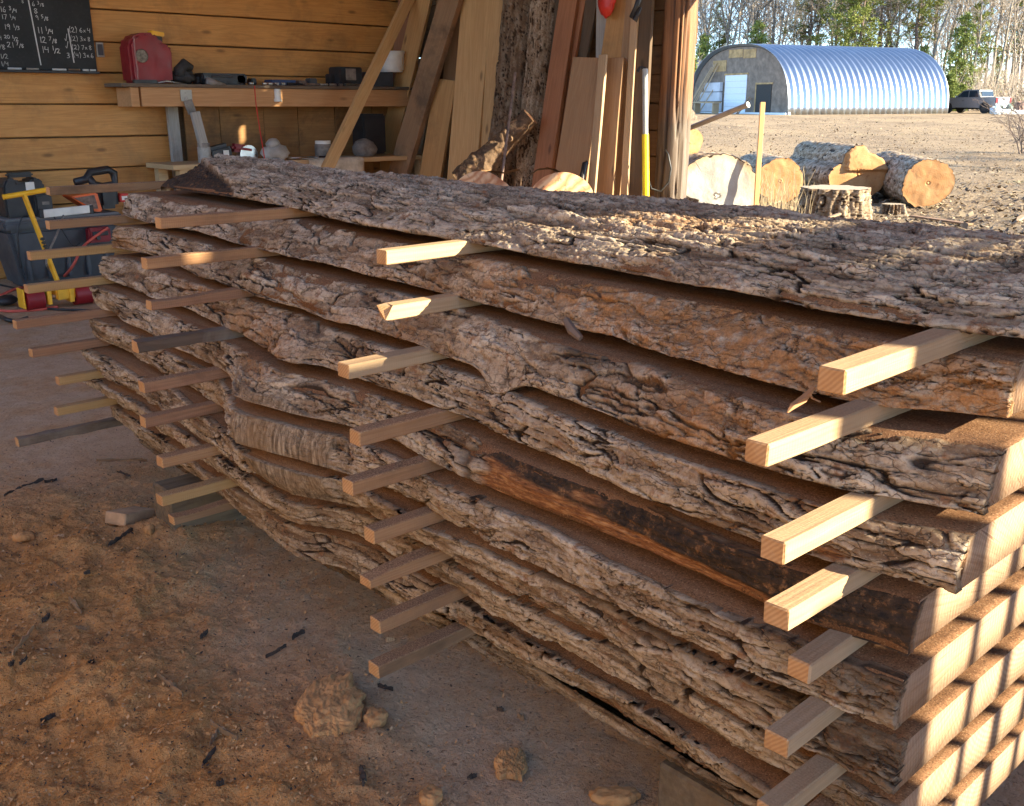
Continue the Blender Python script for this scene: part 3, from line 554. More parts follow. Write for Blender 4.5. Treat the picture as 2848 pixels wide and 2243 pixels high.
    co = np.stack([Xp, Yp, Zp], -1)
    def padc(a, c):
        a = pad(a); a[0] = c; a[-1] = c
        if k: a[:, 0] = c; a[:, -1] = c
        return a
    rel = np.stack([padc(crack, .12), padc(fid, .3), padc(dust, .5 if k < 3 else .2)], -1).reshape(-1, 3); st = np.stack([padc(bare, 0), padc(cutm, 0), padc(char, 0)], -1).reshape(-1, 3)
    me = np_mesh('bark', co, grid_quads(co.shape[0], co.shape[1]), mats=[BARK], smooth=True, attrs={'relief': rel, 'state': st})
    link('bark', me, root)
    # the sawn board behind the bark
    sub = np.unique(np.concatenate([np.arange(0, len(ys), 6), [len(ys) - 1]])); yy = ys[sub].copy(); yy[0] += .0012; yy[-1] -= .0012
    inset = .011
    ft = xt[sub] + inset; fb = xb[sub] + inset; bk = xback[sub]
    nx_ = 10; u = np.linspace(0, 1, nx_)
    if k == 0:
        fb = xb[sub] + .014; bk = xback[sub] - .006
        top = np.stack([fb[:, None] + (bk - fb)[:, None] * u, np.repeat(yy[:, None], nx_, 1), zb + .004 + (hc[sub] - .022) * (np.clip(1 - (2 * u - 1) ** 2, 0, 1) ** .8)[None, :] * sst(3.4, 2.8, yy)[:, None]], -1)
        bot = np.stack([fb[:, None] + (bk - fb)[:, None] * u, np.repeat(yy[:, None], nx_, 1), np.full((len(yy), nx_), zb)], -1)
    else:
        zb_ = zb if k < 9 else zb + .025
        if k == 9: fb = ft + .055
        top = np.stack([ft[:, None] + (bk - ft)[:, None] * u, np.repeat(yy[:, None], nx_, 1), np.full((len(yy), nx_), zt)], -1)
        bkb = bk if k < 9 else bk - .05
        bot = np.stack([fb[:, None] + (bkb - fb)[:, None] * u, np.repeat(yy[:, None], nx_, 1), np.full((len(yy), nx_), zb_)], -1)
    ny = len(yy); ring = np.concatenate([top, bot[:, ::-1]], 1); m = ring.shape[1]
    i = np.arange(ny - 1)[:, None] * m; j = np.arange(m)[None, :]
    q = np.stack([i + j, i + (j + 1) % m, i + m + (j + 1) % m, i + m + j], -1).reshape(-1, 4)
    mi = np.zeros((ny - 1, m), int); mi[:, nx_ - 1] = 2; mi[:, m - 1] = 0
    cap = []
    for base in (0, (ny - 1) * m):
        for a in range(nx_ - 1): cap.append([base + a, base + a + 1, base + m - 2 - a, base + m - 1 - a])
    q = np.concatenate([q, np.array(cap)]); mi = np.concatenate([mi.ravel(), np.ones(len(cap), int)])
    me = np_mesh('sawn_board', ring, q, mats=[SAWN, ENDG, BARK], midx=mi)
    bm = bmesh.new(); bm.from_mesh(me); bmesh.ops.recalc_face_normals(bm, faces=bm.faces); bm.to_mesh(me); bm.free()
    link('sawn_board', me, root)
    return root
for k in range(10): slab(k)

# stickers ------------------------------------------------------------
PALE = wood('pale_sticker', (.50, .345, .205), (.40, .26, .14), rough=.8, ring=30, saw=.25, stain=.28, stain_c=(.26, .15, .08), dust=0.35, knots=False)
TANW = wood('tan_sticker', (.46, .25, .12), (.34, .165, .07), rough=.85, ring=30, saw=.25, stain=.5, stain_c=(.17, .09, .05), dust=0.85, knots=False)
REDW = wood('red_sticker', (.36, .19, .105), (.25, .12, .062), rough=.85, ring=26, saw=.4, stain=.6, stain_c=(.10, .05, .03), dust=0.8, knots=False)
GOLD = wood('golden_sticker', (.50, .31, .13), (.40, .23, .085), rough=.8, ring=28, saw=.5, stain=.25, stain_c=(.16, .08, .03), dust=0.6, knots=False)
GREYB = wood('brown_sticker', (.33, .195, .10), (.24, .13, .065), rough=.85, ring=28, stain=.7, stain_c=(.08, .05, .03), saw=.3, dust=0.8, knots=False)
DARKB = wood('bark_sticker', (.15, .105, .075), (.09, .06, .04), rough=.95, ring=18, stain=.8, stain_c=(.26, .21, .16), knots=False)
t = NT('sticker_end'); v = t.coords('Object'); n = t.noise(v, 18, 5, .65); n2 = t.noise(v, 140, 4, .7); w_ = t.n('ShaderNodeTexWave', wave_type='RINGS', rings_direction='X'); t.put(w_.inputs['Vector'], v); w_.inputs['Scale'].default_value = 60; w_.inputs['Distortion'].default_value = 1.5
SEND = t.done(t.mix(t.math('MULTIPLY', w_.outputs[1], .45), t.ramp(n, [(.3, (.40, .21, .085)), (.7, (.52, .31, .15))]), (.24, .11, .04)), .9, t.bump(n2, .002, .6))
COLS = [ # name of column, [(x_head, y, material, look)]
 ('near right column', [(.976, .523, PALE, 'pale'), (.952, .596, PALE, 'pale'), (.930, .548, PALE, 'pale'), (.961, .554, PALE, 'pale'), (1.025, .557, PALE, 'short pale'), (.998, .562, PALE, 'tan dusty'), (.985, .560, PALE, 'dusty'), (1.06, .57, TANW, 'dusty brown'), (1.12, .57, TANW, 'dusty brown')]),
 ('middle column', [(1.145, 1.60, PALE, 'sunlit pale'), (1.119, 1.557, PALE, 'splintered pale'), (1.016, 1.555, PALE, 'speckled pale'), (.972, 1.463, TANW, 'two-tone brown'), (.960, 1.476, TANW, 'tan'), (.988, 1.453, TANW, 'pinkish tan'), (.989, 1.476, TANW, 'round-topped tan'), (1.0, 1.465, TANW, 'reddish brown'), (.996, 1.472, GREYB, 'long grey-brown')]),
 ('second left column', [(1.076, 2.47, TANW, 'tan'), (1.034, 2.482, TANW, 'half sunlit tan'), (1.026, 2.463, REDW, 'thin red'), (.97, 2.44, DARKB, 'bark-covered dark'), (.967, 2.416, REDW, 'reddish'), (.970, 2.442, REDW, 'dark red, pale-ended'), (.983, 2.39, TANW, 'orange tan'), (.967, 2.385, GOLD, 'golden tan'), (1.03, 2.469, GREYB, 'thin bark-edged')]),
 ('far left column', [(1.217, 3.735, GREYB, 'grey-brown'), (1.154, 3.534, GREYB, 'stained dark brown'), (1.086, 3.55, GOLD, 'golden'), (1.049, 3.503, GOLD, 'golden'), (.979, 3.438, REDW, 'dark red bark-edged'), (1.01, 3.421, REDW, 'reddish brown'), (1.074, 3.392, GOLD, 'short golden'), (1.05, 3.377, GOLD, 'golden'), (.936, 3.45, DARKB, 'long black bark')])]
for cname, lst in COLS:
    for k, (xh, y, m, look) in enumerate(lst):
        zb = Z_BOT[k] - GAP + .0004; th = .0290; wd = random.uniform(.032, .038)
        thin = look.startswith('thin'); 
        if cname[0] == 'f' and k == 0: y -= .06
        xe = 1.95 + random.uniform(-.05, .08)
        n = 26; L = xe - xh
        me = board_mesh(L, wd, th - .0006, .002, 18, .0018); me.name = 'sticker'; me.materials.append(m)
        bm = bmesh.new(); bm.from_mesh(me)
        hx = -L / 2
        for v in bm.verts:
            d = v.co.x - hx
            if look.startswith('splintered') and d < .03: v.co.x += random.uniform(-.012, .02)
            if look.startswith('round-topped') and v.co.z > 0: v.co.z -= .010 * sst(.09, 0, np.float64(d)) if v.co.y * 1 > -9 else 0
            if thin and d < .35 and v.co.z > 0: v.co.z -= .008 * (.6 + .4 * math.sin(d * 21))
            if (look.startswith('bark') or look.startswith('long black')): v.co.y += random.uniform(-.003, .003); v.co.z += random.uniform(-.0025, .0012)
            if d < .002: v.co.x += random.uniform(0, .002)
        bm.normal_update()
        for f in bm.faces:
            if abs(f.normal.x) > .8 or all(v.co.x < hx + .012 for v in f.verts) and abs(f.normal.x) > .5: f.material_index = 1
        bm.to_mesh(me); bm.free(); me.materials.append(SEND)
        o = link('sticker', me, None, frame_mtx((xh, y + wd / 2, zb + th / 2), (xe, y + wd / 2 + random.uniform(-.012, .012), zb + th / 2), (0, 0, 1)))
        below = 'lowest slab' if k == 8 else ORD[k + 1] + ' slab'
        tag(o, '%s sticker in the %s, between %s and %s slabs' % (look, cname, ORD[k], 'lowest' if k == 8 else ORD[k + 1]), 'sticker', 'stickers between the slabs')

# blocks under the pile -------------------------------------------------
t = NT('weathered_block'); v = t.coords('Object'); n1 = t.noise(v, 5, 6, .7); n2 = t.noise(v, 40, 5, .7)
mp = t.n('ShaderNodeMapping'); t.put(mp.inputs['Vector'], v); mp.inputs['Scale'].default_value = (2, 30, 30); g = t.noise(mp.outputs[0], 2, 4, .6)
c_ = t.ramp(g, [(.3, (.06, .046, .03)), (.6, (.14, .11, .075)), (.8, (.21, .165, .11))]); c_ = t.mix(t.ramp(n1, [(.45, 0.), (.65, .7)]), c_, (.16, .10, .05)); c_ = t.mix(t.ramp(n2, [(.6, 0.), (.72, .6)]), c_, (.12, .125, .07))
BLOCK = t.done(c_, .95, t.bump(n2, .004, .6, t.bump(g, .003, .6)))
p0 = at_z(486, 1523, 0.0)
for (x0, yc, w_, h_, lab) in ((p0.x, p0.y + .06, .12, .185, 'weathered square block on the floor under the far end of the pile'), (at_z(1828, 2118, .15).x, at_z(1828, 2118, .15).y - .085, .17, .152, 'weathered mossy block under the near end of the pile at the bottom of the photo')):
    tag(link('support_block', board_mesh(.78, w_, h_, .006, 6, .002), None, frame_mtx((x0, yc, h_ / 2 - .003), (x0 + .78, yc, h_ / 2 - .003), (0, 0, 1))), lab, 'block', 'blocks carrying the pile').data.materials.append(BLOCK)

# ---------------------------------------------------------------- the shed: walls of planks, post, roof
YB, XR = 8.40, 6.50
PLANK = wood('wall_plank', (.63, .30, .08), (.46, .19, .042), rough=.6, ring=9, stain=.35, stain_c=(.12, .065, .025), saw=.0)
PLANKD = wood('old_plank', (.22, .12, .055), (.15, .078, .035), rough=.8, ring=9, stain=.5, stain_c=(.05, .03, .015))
PANEL = wood('panel_wood', (.40, .20, .065), (.28, .13, .04), rough=.75, ring=6, stain=.7, stain_c=(.10, .055, .025))
ROOFW = wood('roof_board', (.60, .42, .22), (.50, .32, .15), rough=.85, ring=10)
GREYW = wood('grey_lumber', (.42, .39, .34), (.31, .28, .24), rough=.85, ring=14, stain=.3, stain_c=(.12, .10, .08))
wall = thing('plank_wall', 'back wall of wide golden horizontal planks behind the workbench', 'wall', (0, YB, 0))
zj = [at_y(250, v, YB).z for v in (-66, 24, 116, 202, 290, 381, 469)]
zj = [zj[0] + .27 * 3, zj[0] + .27 * 2, zj[0] + .27] + zj; 
while zj[-1] > .2: zj.append(zj[-1] - .27)
zj.append(0)
xl = at_y(470, 330, YB).x
def wall_plank(x0, x1, z0, z1, y, mat, par, dy=0.):
    me = board_mesh(x1 - x0, z0 - z1 - .011, .035, .004, 6, .0022); me.name = 'plank'; me.materials.append(mat)
    M = Matrix.Translation(((x0 + x1) / 2, y + .018 + dy - (par.location.y if par else 0), (z0 + z1) / 2)) @ Matrix.Rotation(R(90), 4, 'X')
    return link('plank', me, par, M)
for a, b in zip(zj[:-1], zj[1:]):
    zm = (a + b) / 2
    if zm > at_y(250, 290, YB).z: wall_plank(-5, XR, a, b, YB, PLANK, wall, random.uniform(0, .004))
    else:
        wall_plank(-5, xl, a, b, YB, PLANK, wall, random.uniform(0, .004))
MB().box(((XR - 5) / 2, .075, 1.9), (XR + 5, .02, 3.9)).build('backing', PLANKD, wall)
# panels below the shelf
zp = at_y(250, 290, YB).z
ed = [xl + .14] + [at_y(u, 360, YB + .02).x for u in (612, 735, 830, 932, 1035)] + [XR]
for a, b in zip(ed[:-1], ed[1:]):
    m_ = MB().box(((a + b) / 2, .022 + random.uniform(0, .006), zp / 2), (b - a - .006, .018, zp - .02), bev=.002); m_.build('panel', PANEL, wall)
pt = at_y(478, 292, YB - .06)
board('stud', at_y(476, 290, YB - .05) - Vector((0, YB, 0)), Vector((at_y(476, 290, YB).x, -.05, 0)), .09, .05, (0, -1, 0), GREYW, parent=wall)

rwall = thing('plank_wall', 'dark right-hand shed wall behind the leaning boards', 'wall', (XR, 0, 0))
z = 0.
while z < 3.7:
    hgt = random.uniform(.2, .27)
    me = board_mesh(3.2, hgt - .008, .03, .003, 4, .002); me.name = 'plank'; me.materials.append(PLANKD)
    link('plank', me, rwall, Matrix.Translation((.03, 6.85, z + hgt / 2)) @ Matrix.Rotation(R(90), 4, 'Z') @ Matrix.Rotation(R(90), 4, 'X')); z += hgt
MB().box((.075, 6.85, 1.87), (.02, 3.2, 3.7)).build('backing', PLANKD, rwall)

# the round post
def post():
    base = at_d(1864, 500, 8.35); ang = np.linspace(0, 2 * np.pi, 73)[:-1]; zz = np.arange(0, 3.72, .02)
    A, Z = np.meshgrid(ang, zz, indexing='ij'); A = A.T; Z = Z.T
    px = np.cos(A) ; py = np.sin(A)
    r = .128 + .006 * fbm(px * 1.5 + Z * .4, py * 1.5, 501, 3) + .005 * fbm(px * 9 + 40, py * 9 + Z * .5, 502, 3)
    crk = sst(.86, .97, 1 - np.abs(fbm(A * 6, Z * .55, 503, 3))); crk = crk * sst(.05, .35, np.minimum(A, 2 * np.pi - A))
    r = r - crk * .02
    lean = Z * .012
    X = base.x + r * px - lean * RGT.x * -1; Y = base.y + r * py + lean * RGT.y
    co = np.stack([X, Y, Z], -1)
    n = A.shape[1]; i = np.arange(len(zz) - 1)[:, None] * n; j = np.arange(n)[None, :]
    q = np.stack([i + j, i + (j + 1) % n, i + n + (j + 1) % n, i + n + j], -1).reshape(-1, 4)
    t = NT('post_wood'); v = t.n('ShaderNodeTexCoord').outputs['Object']; mp = t.n('ShaderNodeMapping'); t.put(mp.inputs['Vector'], v); mp.inputs['Scale'].default_value = (34, 34, 1.5)
    g = t.noise(mp.outputs[0], 1.3, 5, .65); b = t.noise(v, 2.4, 5, .6); a = t.attr('crack'); sx = t.n('ShaderNodeSeparateXYZ'); t.put(sx.inputs[0], v)
    c = t.ramp(g, [(.3, (.13, .052, .022)), (.52, (.22, .095, .038)), (.75, (.33, .155, .062))])
    low = t.ramp(t.math('ADD', t.math('MULTIPLY', sx.outputs[2], .42), t.math('MULTIPLY', b, .25)), [(.58, 1.), (.72, 0.)])
    c = t.mix(low, c, t.ramp(g, [(.3, (.07, .048, .034)), (.6, (.16, .12, .09)), (.8, (.24, .185, .145))]))
    c = t.mix(t.math('MULTIPLY', a[0], .9), c, (.03, .015, .01))
    m = t.done(c, .7, t.bump(g, .006, .6))
    me = np_mesh('wooden_post', co, q, mats=[m], smooth=True, attrs={'crack': np.stack([crk.ravel()] * 3, -1)})
    return tag(link('wooden_post', me), 'thick round reddish wooden post with long cracks at the open corner of the shed', 'post'), base
post_o, post_b = post()
b_ = at_d(1925, 84, 8.38); tag(MB().box((0, 0, 0), (.075, .06, .20), bev=.004).build('wood_block', PLANKD, None, mtx=Matrix.Translation(b_) @ Matrix.Rotation(AZ - R(90), 4, 'Z')), 'small wooden cleat nailed to the right side of the round post', 'cleat')

# roof over the bay, then added unseen screens that shape the sunlight
roof = thing('shed_roof', 'boarded shed roof on rafters above the pile', 'roof', (0, 0, 0))
ZR = 3.72
y = -2.4
while y < 8.7:
    me = board_mesh(6.3, .292, .03, .003); me.name = 'roof_board'; me.materials.append(ROOFW)
    link('roof_board', me, roof, Matrix.Translation((3.62, y + .15, ZR + .03 * (8.7 - y))) @ Matrix.Rotation(-.03, 4, 'X')); y += .3
for x in np.arange(.55, 6.9, .95):
    me = board_mesh(11.1, .05, .16, .003); me.name = 'rafter'; me.materials.append(ROOFW)
    link('rafter', me, roof, Matrix.Translation((x, 3.15, ZR - .10 + .03 * 5.55)) @ Matrix.Rotation(R(90), 4, 'Z') @ Matrix.Rotation(.03, 4, 'Y'))
def shade_boards():  # added unseen boards blocking the sun, holes aimed to drop spots on the back wall
    te = math.tan(SUN_EL); holes = []
    for (u, v, y, w, h) in ((622, 193, YB, .07, .10), (771, 278, 8.1, .07, .11), (678, 372, YB, .08, .16), (612, 115, YB, .05, .05), (745, 241, 8.05, .05, .05)):
        q = at_y(u, v, y); d = (6.74 - q.x) / SX; holes.append((q.y + SY * d, q.z + te * d, w, h))
    holes.sort(); y = -2.0
    def bd(y0, y1, z0, z1):
        if y1 - y0 > .004: MB().box((6.74, (y0 + y1) / 2, (z0 + z1) / 2), (.03, y1 - y0, z1 - z0)).build('shade_board', ROOFW, roof)
    for (hy, hz, w, h) in holes:
        y0 = max(y, hy - w); y1 = hy + w; bd(y, y0, 2.25, 4.06)
        if hz < 4.0: bd(y0, y1, 2.25, hz - h / 2); bd(y0, y1, hz + h / 2, 4.06)
        else: bd(y0, y1, 2.25, 4.06)
        y = y1
    bd(y, 5.3, 2.25, 4.06)
shade_boards()
PALESCREEN = wood('pale_screen_board', (.66, .47, .27), (.56, .38, .20), rough=.8, ring=9)  # boards of the added screens, kept pale to bounce light
sun_screen = thing('plank_wall', 'added screen of upright boards out of view, its gaps shaping the sunlight on the pile', 'wall', (0, -2, 0))  # added to block the sun, openings laid out for the lit patches
def panel(x0, x1, z0, z1):
    """upright boards filling one stretch of the added sun screen; z above the ground"""
    n = max(1, round((x1 - x0) / .24)); w = (x1 - x0) / n
    for i in range(n):
        me = board_mesh(z1 - z0, w - .0005, .028, .0); me.name = 'board'; me.materials.append(PALESCREEN)
        link('board', me, sun_screen, Matrix.Translation((x0 + w * (i + .5), 0, (z0 + z1) / 2)) @ Matrix.Rotation(R(90), 4, 'Y') @ Matrix.Rotation(R(90), 4, 'X'))
g0 = CAM_H
panel(.75, 2.10, 0, 3.95)
panel(2.10, 2.20, 0, g0 + .60); panel(2.20, 2.31, 0, g0 + .62); panel(2.10, 2.31, g0 + 1.0, 3.95); panel(2.31, 2.36, 0, 3.95)
panel(2.36, 2.85, 0, g0 + .05); panel(2.36, 2.62, g0 + .84, 3.95)
panel(2.62, 2.85, g0 + .84, g0 + 1.02); panel(2.62, 2.85, g0 + 1.05, g0 + 1.065); panel(2.62, 2.76, g0 + 1.09, g0 + 1.225); panel(2.76, 2.85, g0 + 1.09, g0 + 1.18); panel(2.85, 3.05, 0, g0 + 1.19); panel(3.05, 3.22, 0, g0 + 1.5)
panel(2.62, 3.22, g0 + 1.5, 3.95); panel(3.22, 3.28, 0, g0 + 1.75); panel(3.22, 3.28, g0 + 1.81, 3.95); panel(3.28, 6.4, 0, 3.95)
for x0, w0 in ((2.46, .03), (2.585, .04), (2.70, .03), (2.79, .035)):  # added poles that cast the bar shadows on the slab ends
    MB().cyl((x0, .06, g0 - .1), (x0 + .02, .06, g0 + .95), w0 / 2, n=8).build('shadow_pole', GREYW, sun_screen)

bounce_screen = thing('plank_wall', 'added low screen of pale planks out of view, bouncing sunlight onto the pile', 'wall', (-1.7, 0, 0))  # added unseen reflector of planks, warms the bark and floor
for k in range(10):
    me = board_mesh(6.4, .258, .03, .003); me.name = 'plank'; me.materials.append(PALESCREEN)
    link('plank', me, bounce_screen, Matrix.Translation((0, 1.9, .131 + k * .26)) @ Matrix.Rotation(R(90), 4, 'Z') @ Matrix.Rotation(R(90), 4, 'X'))

# ---------------------------------------------------------------- things along the back wall
RED = plain('red_plastic', (.21, .004, .009), .5, var=.2, sc=6)
REDB = plain('bright_red', (.55, .03, .02), .5)
ORANGE = plain('orange_plastic', (.75, .13, .02), .45)
YEL = plain('yellow_paint', (.80, .40, .02), .45, var=.15)
YELB = plain('yellow_fibreglass', (.85, .62, .01), .4, var=.05)
BLACK = plain('black_plastic', (.018, .018, .02), .5, var=.3)
DGREY = plain('dark_grey_plastic', (.055, .058, .065), .55, var=.3, sc=4)
STEEL = plain('steel', (.55, .54, .52), .35, 1., var=.15)
GALV = plain('galvanised_strap', (.38, .35, .30), .55, .4)
RUSTY = plain('rusty_iron', (.20, .13, .10), .7, .3, var=.4, sc=30)
WHITE = plain('white_paint', (.72, .68, .60), .6)
CLOTH = plain('beige_cloth', (.56, .49, .38), .95, var=.25, sc=12, bump=.4)
RAG = plain('dark_rag', (.035, .033, .032), .95, var=.4, sc=20, bump=.5)
SKIN = plain('dusty_grey', (.22, .19, .16), .8, var=.3, sc=20)
BLUE = plain('blue_box', (.03, .055, .13), .6)
CHALK = plain('chalk', (.55, .54, .50), .95)
def Y(u, v, y=YB): return at_y(u, v, y)
def px(n, p): return n * (p - CAMP).dot(FWD * math.cos(PITCH) - Vector((0, 0, math.sin(PITCH)))) / F

# chalkboard with its figures
cb = thing('chalkboard', 'black chalkboard with columns of chalked measurements on the back wall', 'chalkboard', (0, 0, 0))
pb = Y(271, 199, YB - .03)
t = NT('chalkboard_black'); v = t.coords('Object', rnd=False); n = t.noise(v, 3, 6, .65); n2 = t.noise(v, 45, 4, .6)
BOARDM = t.done(t.mix(t.ramp(n2, [(.55, 0.), (.75, .35)]), t.ramp(n, [(.35, (.010, .011, .010)), (.7, (.028, .029, .027))]), (.05, .05, .048)), .8)
MB().box(((pb.x - 2.6) / 2, YB - .018, (pb.z + 3.6) / 2), (pb.x + 2.6, .022, 3.6 - pb.z), bev=.003).build('slate', BOARDM, cb)
MB().box(((pb.x - 2.6) / 2, YB - .05, pb.z - .012), (pb.x + 2.6, .075, .018), bev=.003).build('chalk_tray', BLACK, cb)
for u0, u1, m_ in ((22, 60, CHALK), (74, 108, GALV), (146, 184, CHALK), (190, 222, STEEL), (230, 246, CHALK), (250, 266, CHALK)):
    a = Y(u0, 192, YB - .06); b = Y(u1, 196, YB - .06); MB().cyl((a.x, YB - .06, pb.z + .006), (b.x, YB - .06, pb.z + .006), .0075, n=8).build('chalk_stick', m_, cb)
S1 = {'0': [[(.5, 0), (.1, .2), (0, .6), (.3, 1), (.6, .95), (.8, .5), (.7, .15), (.5, 0)]], '1': [[(.3, 1), (.35, 0)]], '2': [[(.05, .75), (.3, 1), (.65, .85), (.55, .5), (.05, .05), (.3, .12), (.85, 0)]],
 '3': [[(.1, .95), (.5, 1), (.65, .8), (.3, .55), (.7, .4), (.6, .08), (.05, .05)]], '4': [[(.15, 1), (.1, .5), (.7, .5)], [(.65, .9), (.6, 0)]], '5': [[(.7, 1), (.2, 1), (.15, .6), (.6, .55), (.65, .15), (.1, 0)]],
 '6': [[(.55, 1), (.15, .5), (.15, .1), (.5, 0), (.7, .25), (.5, .45), (.15, .3)]], '7': [[(.05, .95), (.7, 1), (.3, 0)]], '8': [[(.45, .5), (.1, .75), (.4, 1), (.7, .8), (.15, .3), (.35, 0), (.7, .2), (.45, .5)]],
 '9': [[(.65, .7), (.4, 1), (.1, .75), (.35, .5), (.65, .75), (.6, 0)]], '/': [[(.0, -.1), (.55, 1.05)]], '(': [[(.4, 1.2), (.1, .6), (.3, -.15)]], ')': [[(.1, 1.2), (.4, .6), (.15, -.15)]],
 'x': [[(.05, .6), (.55, .1)], [(.5, .6), (.05, .1)]], 'v': [[(.0, .4), (.25, 0), (.6, 1.2)]]}
def chalk(txt, u, v, hpx, wf=.9):
    o = Y(u, v, YB - .032); h = px(hpx, o); x = o.x; sup = 0
    for i, ch in enumerate(txt):
        if ch == ' ': x += h * .35; continue
        sc_ = h * (.72 if '/' in txt and ' ' in txt and i > txt.index(' ') else 1.); up = h * .4 if '/' in txt and ' ' in txt and txt.index(' ') < i < txt.index('/') else 0
        for st in S1[ch]:
            pts = [Vector((x + (a + random.uniform(-.04, .04)) * sc_ * wf, YB - .0312, o.z + up + (b + random.uniform(-.04, .04)) * sc_)) for a, b in st]
            for p, q in zip(pts[:-1], pts[1:]):
                d = (q - p); s_ = Vector((-d.z, 0, d.x)).normalized() * h * random.uniform(.035, .06)
                vs = [wr.bm.verts.new(w) for w in (p + s_, q + s_, q - s_, p - s_)]; wr.bm.faces.new(vs)
        x += sc_ * (.55 if ch in '1/()' else .95) * wf
wr = MB()
for a in (('6 3/8', 89, 17, 12), ('8', 95, 38, 14), ('9 5/8', 99, 56, 13), ('11 1/4', 103, 93, 17), ('12 7/8', 110, 119, 15), ('14 1/2', 116, 147, 17),
          ('(2) 6x4', 192, 90, 13), ('(2) 3x8', 196, 114, 12), ('(2) 7x8', 200, 138, 12), ('3', 186, 162, 13), ('(4) 3x6', 205, 160, 12), ('v', 180, 114, 16), ('v', 183, 135, 15),
          ('16 3/4', 0, 33, 14), ('17 1/4', 4, 54, 13), ('19 1/3', 12, 82, 14), ('4 20 1/2', -4, 112, 13), ('1/8', -8, 138, 13), ('21 7/8', 20, 132, 14), ('1/2', 1, 163, 12), ('1/4', 3, 184, 12), ('3', 2, 8, 10), ('8', 60, 9, 9)): chalk(*a)
for (u0, v0), (u1, v1) in (((78, -4), (114, 182)), ((189, 80), (206, 175))):
    p, q = Y(u0, v0, YB - .0312), Y(u1, v1, YB - .0312); s_ = Vector((.0045, 0, 0)); wr.bm.faces.new([wr.bm.verts.new(w) for w in (p + s_, q + s_, q - s_, p - s_)])
w_ = wr.build('chalk_writing', CHALK, cb); w_['kind'] = 'stuff'
a, b = Y(264, 118), Y(290, 160)
hp = thing('hinge_plate', 'small pale metal plate screwed to the wall beside the chalkboard', 'metal plate', (0, 0, 0))
MB().box(((a.x + b.x) / 2, YB - .008, (a.z + b.z) / 2), (b.x - a.x, .012, a.z - b.z), bev=.003).build('plate', GALV, hp)
MB().box(((a.x + b.x) / 2, YB - .016, (a.z + b.z) / 2), ((b.x - a.x) * .66, .006, (a.z - b.z) * .74), bev=.001).build('recess', DGREY, hp)

# shelf
sh = thing('wall_shelf', 'plank shelf with a wide front board on the back wall, crowded with tools', 'shelf', (0, 0, 0))
YS_ = 8.06
a, b = Y(338, 238, YS_), Y(1150, 252, YS_); zs = Y(600, 240, YS_).z; xs0, xs1 = a.x, XR - .05
OLDW = wood('shelf_plank', (.17, .12, .08), (.10, .07, .045), rough=.9, ring=10, stain=.5)
me = board_mesh(xs1 - xs0, .36, .028, .003, 6, .002); me.materials.append(OLDW); link('shelf_plank', me, sh, Matrix.Translation(((xs0 + xs1) / 2, YS_ + .18, zs)))
zf = Y(600, 272, 8.1).z; fx0 = Y(391, 260, 8.09).x
FASC = wood('fascia_plank', (.58, .31, .13), (.45, .21, .08), rough=.7, ring=7)
me = board_mesh(xs1 - fx0, .15, .035, .003, 6, .002); me.materials.append(FASC); link('front_board', me, sh, Matrix.Translation(((xs1 + fx0) / 2, 8.10, zs - .014 - .0755)) @ Matrix.Rotation(R(90), 4, 'X'))
c0, c1 = Y(362, 260, 8.09).x, Y(385, 260, 8.09).x
MB().box(((c0 + c1) / 2, 8.22, zs - .014 - .076), (c1 - c0, .28, .148), bev=.003).build('end_block', FASC, sh)
p, q = Y(517, 250, 8.075), Y(519, 282, 8.075); MB().box((p + q) / 2, (.10, .004, p.z - q.z), bev=.001).cyl(Y(518, 274, 8.075), Y(518, 274, 8.06), .014, n=8).cyl(Y(516, 259, 8.075), Y(516, 259, 8.062), .006, n=8).build('strap', GALV, sh)
p2 = Y(538, 314, 8.03); MB().box((q + p2) / 2, (.075, .006, (q - p2).length * 1.02), Euler((0, R(-18), 0))).build('twisted_strap', SKIN, sh)
board('leg', Y(541, 312, 8.0), Vector((Y(541, 312, 8.0).x + .20, 7.93, 0)), .07, .05, (0, -1, 0), GREYW, parent=sh)

zt_ = zs + .014
# fuel can
gc = thing('fuel_can', 'red plastic fuel can with a yellow cap standing on the left end of the shelf', 'fuel can', (0, 0, 0))
yc = 8.12; ol = [(367, 231), (354, 122), (364, 104), (380, 94), (404, 90), (427, 92), (436, 104), (446, 118), (460, 124), (472, 129), (477, 140), (481, 231)]
pts = [((lambda p: (p.x, max(p.z, zt_ + .001)))(Y(u, v, yc))) for u, v in ol]
MB().prism(pts, .20, Matrix.Translation((0, yc + .08, 0)), bev=.022).build('body', RED, gc, smooth=True, auto=50)
p, q = Y(431, 118, yc), Y(458, 98, yc); MB().box(((p.x + q.x) / 2, yc + .08, (p.z + q.z) / 2), (q.x - p.x, .07, q.z - p.z), bev=.008).build('neck', BLACK, gc)
p, q = Y(427, 99, yc), Y(463, 88, yc); MB().box(((p.x + q.x) / 2, yc + .08, (p.z + q.z) / 2), (q.x - p.x, .085, q.z - p.z), Euler((0, .12, 0)), bev=.006).build('cap', YEL, gc)
p = Y(394, 156, yc - .02); MB().lathe([(.052, 0), (.052, .006), (.046, .008), (.046, .004), (0.001, .004)], Matrix.Translation(p + Vector((0, .003, 0))) @ Matrix.Rotation(R(90), 4, 'X'), 24).build('emblem', plain('worn_emblem', (.16, .13, .10), .5, .5, var=.6, sc=40), gc)
MB().tube([Y(372, 105, yc - .022), Y(376, 150, yc - .022), Y(382, 190, yc - .022), Y(384, 228, yc - .022)], .006, 6).build('seam', plain('dusty_rose', (.35, .16, .14), .7), gc)
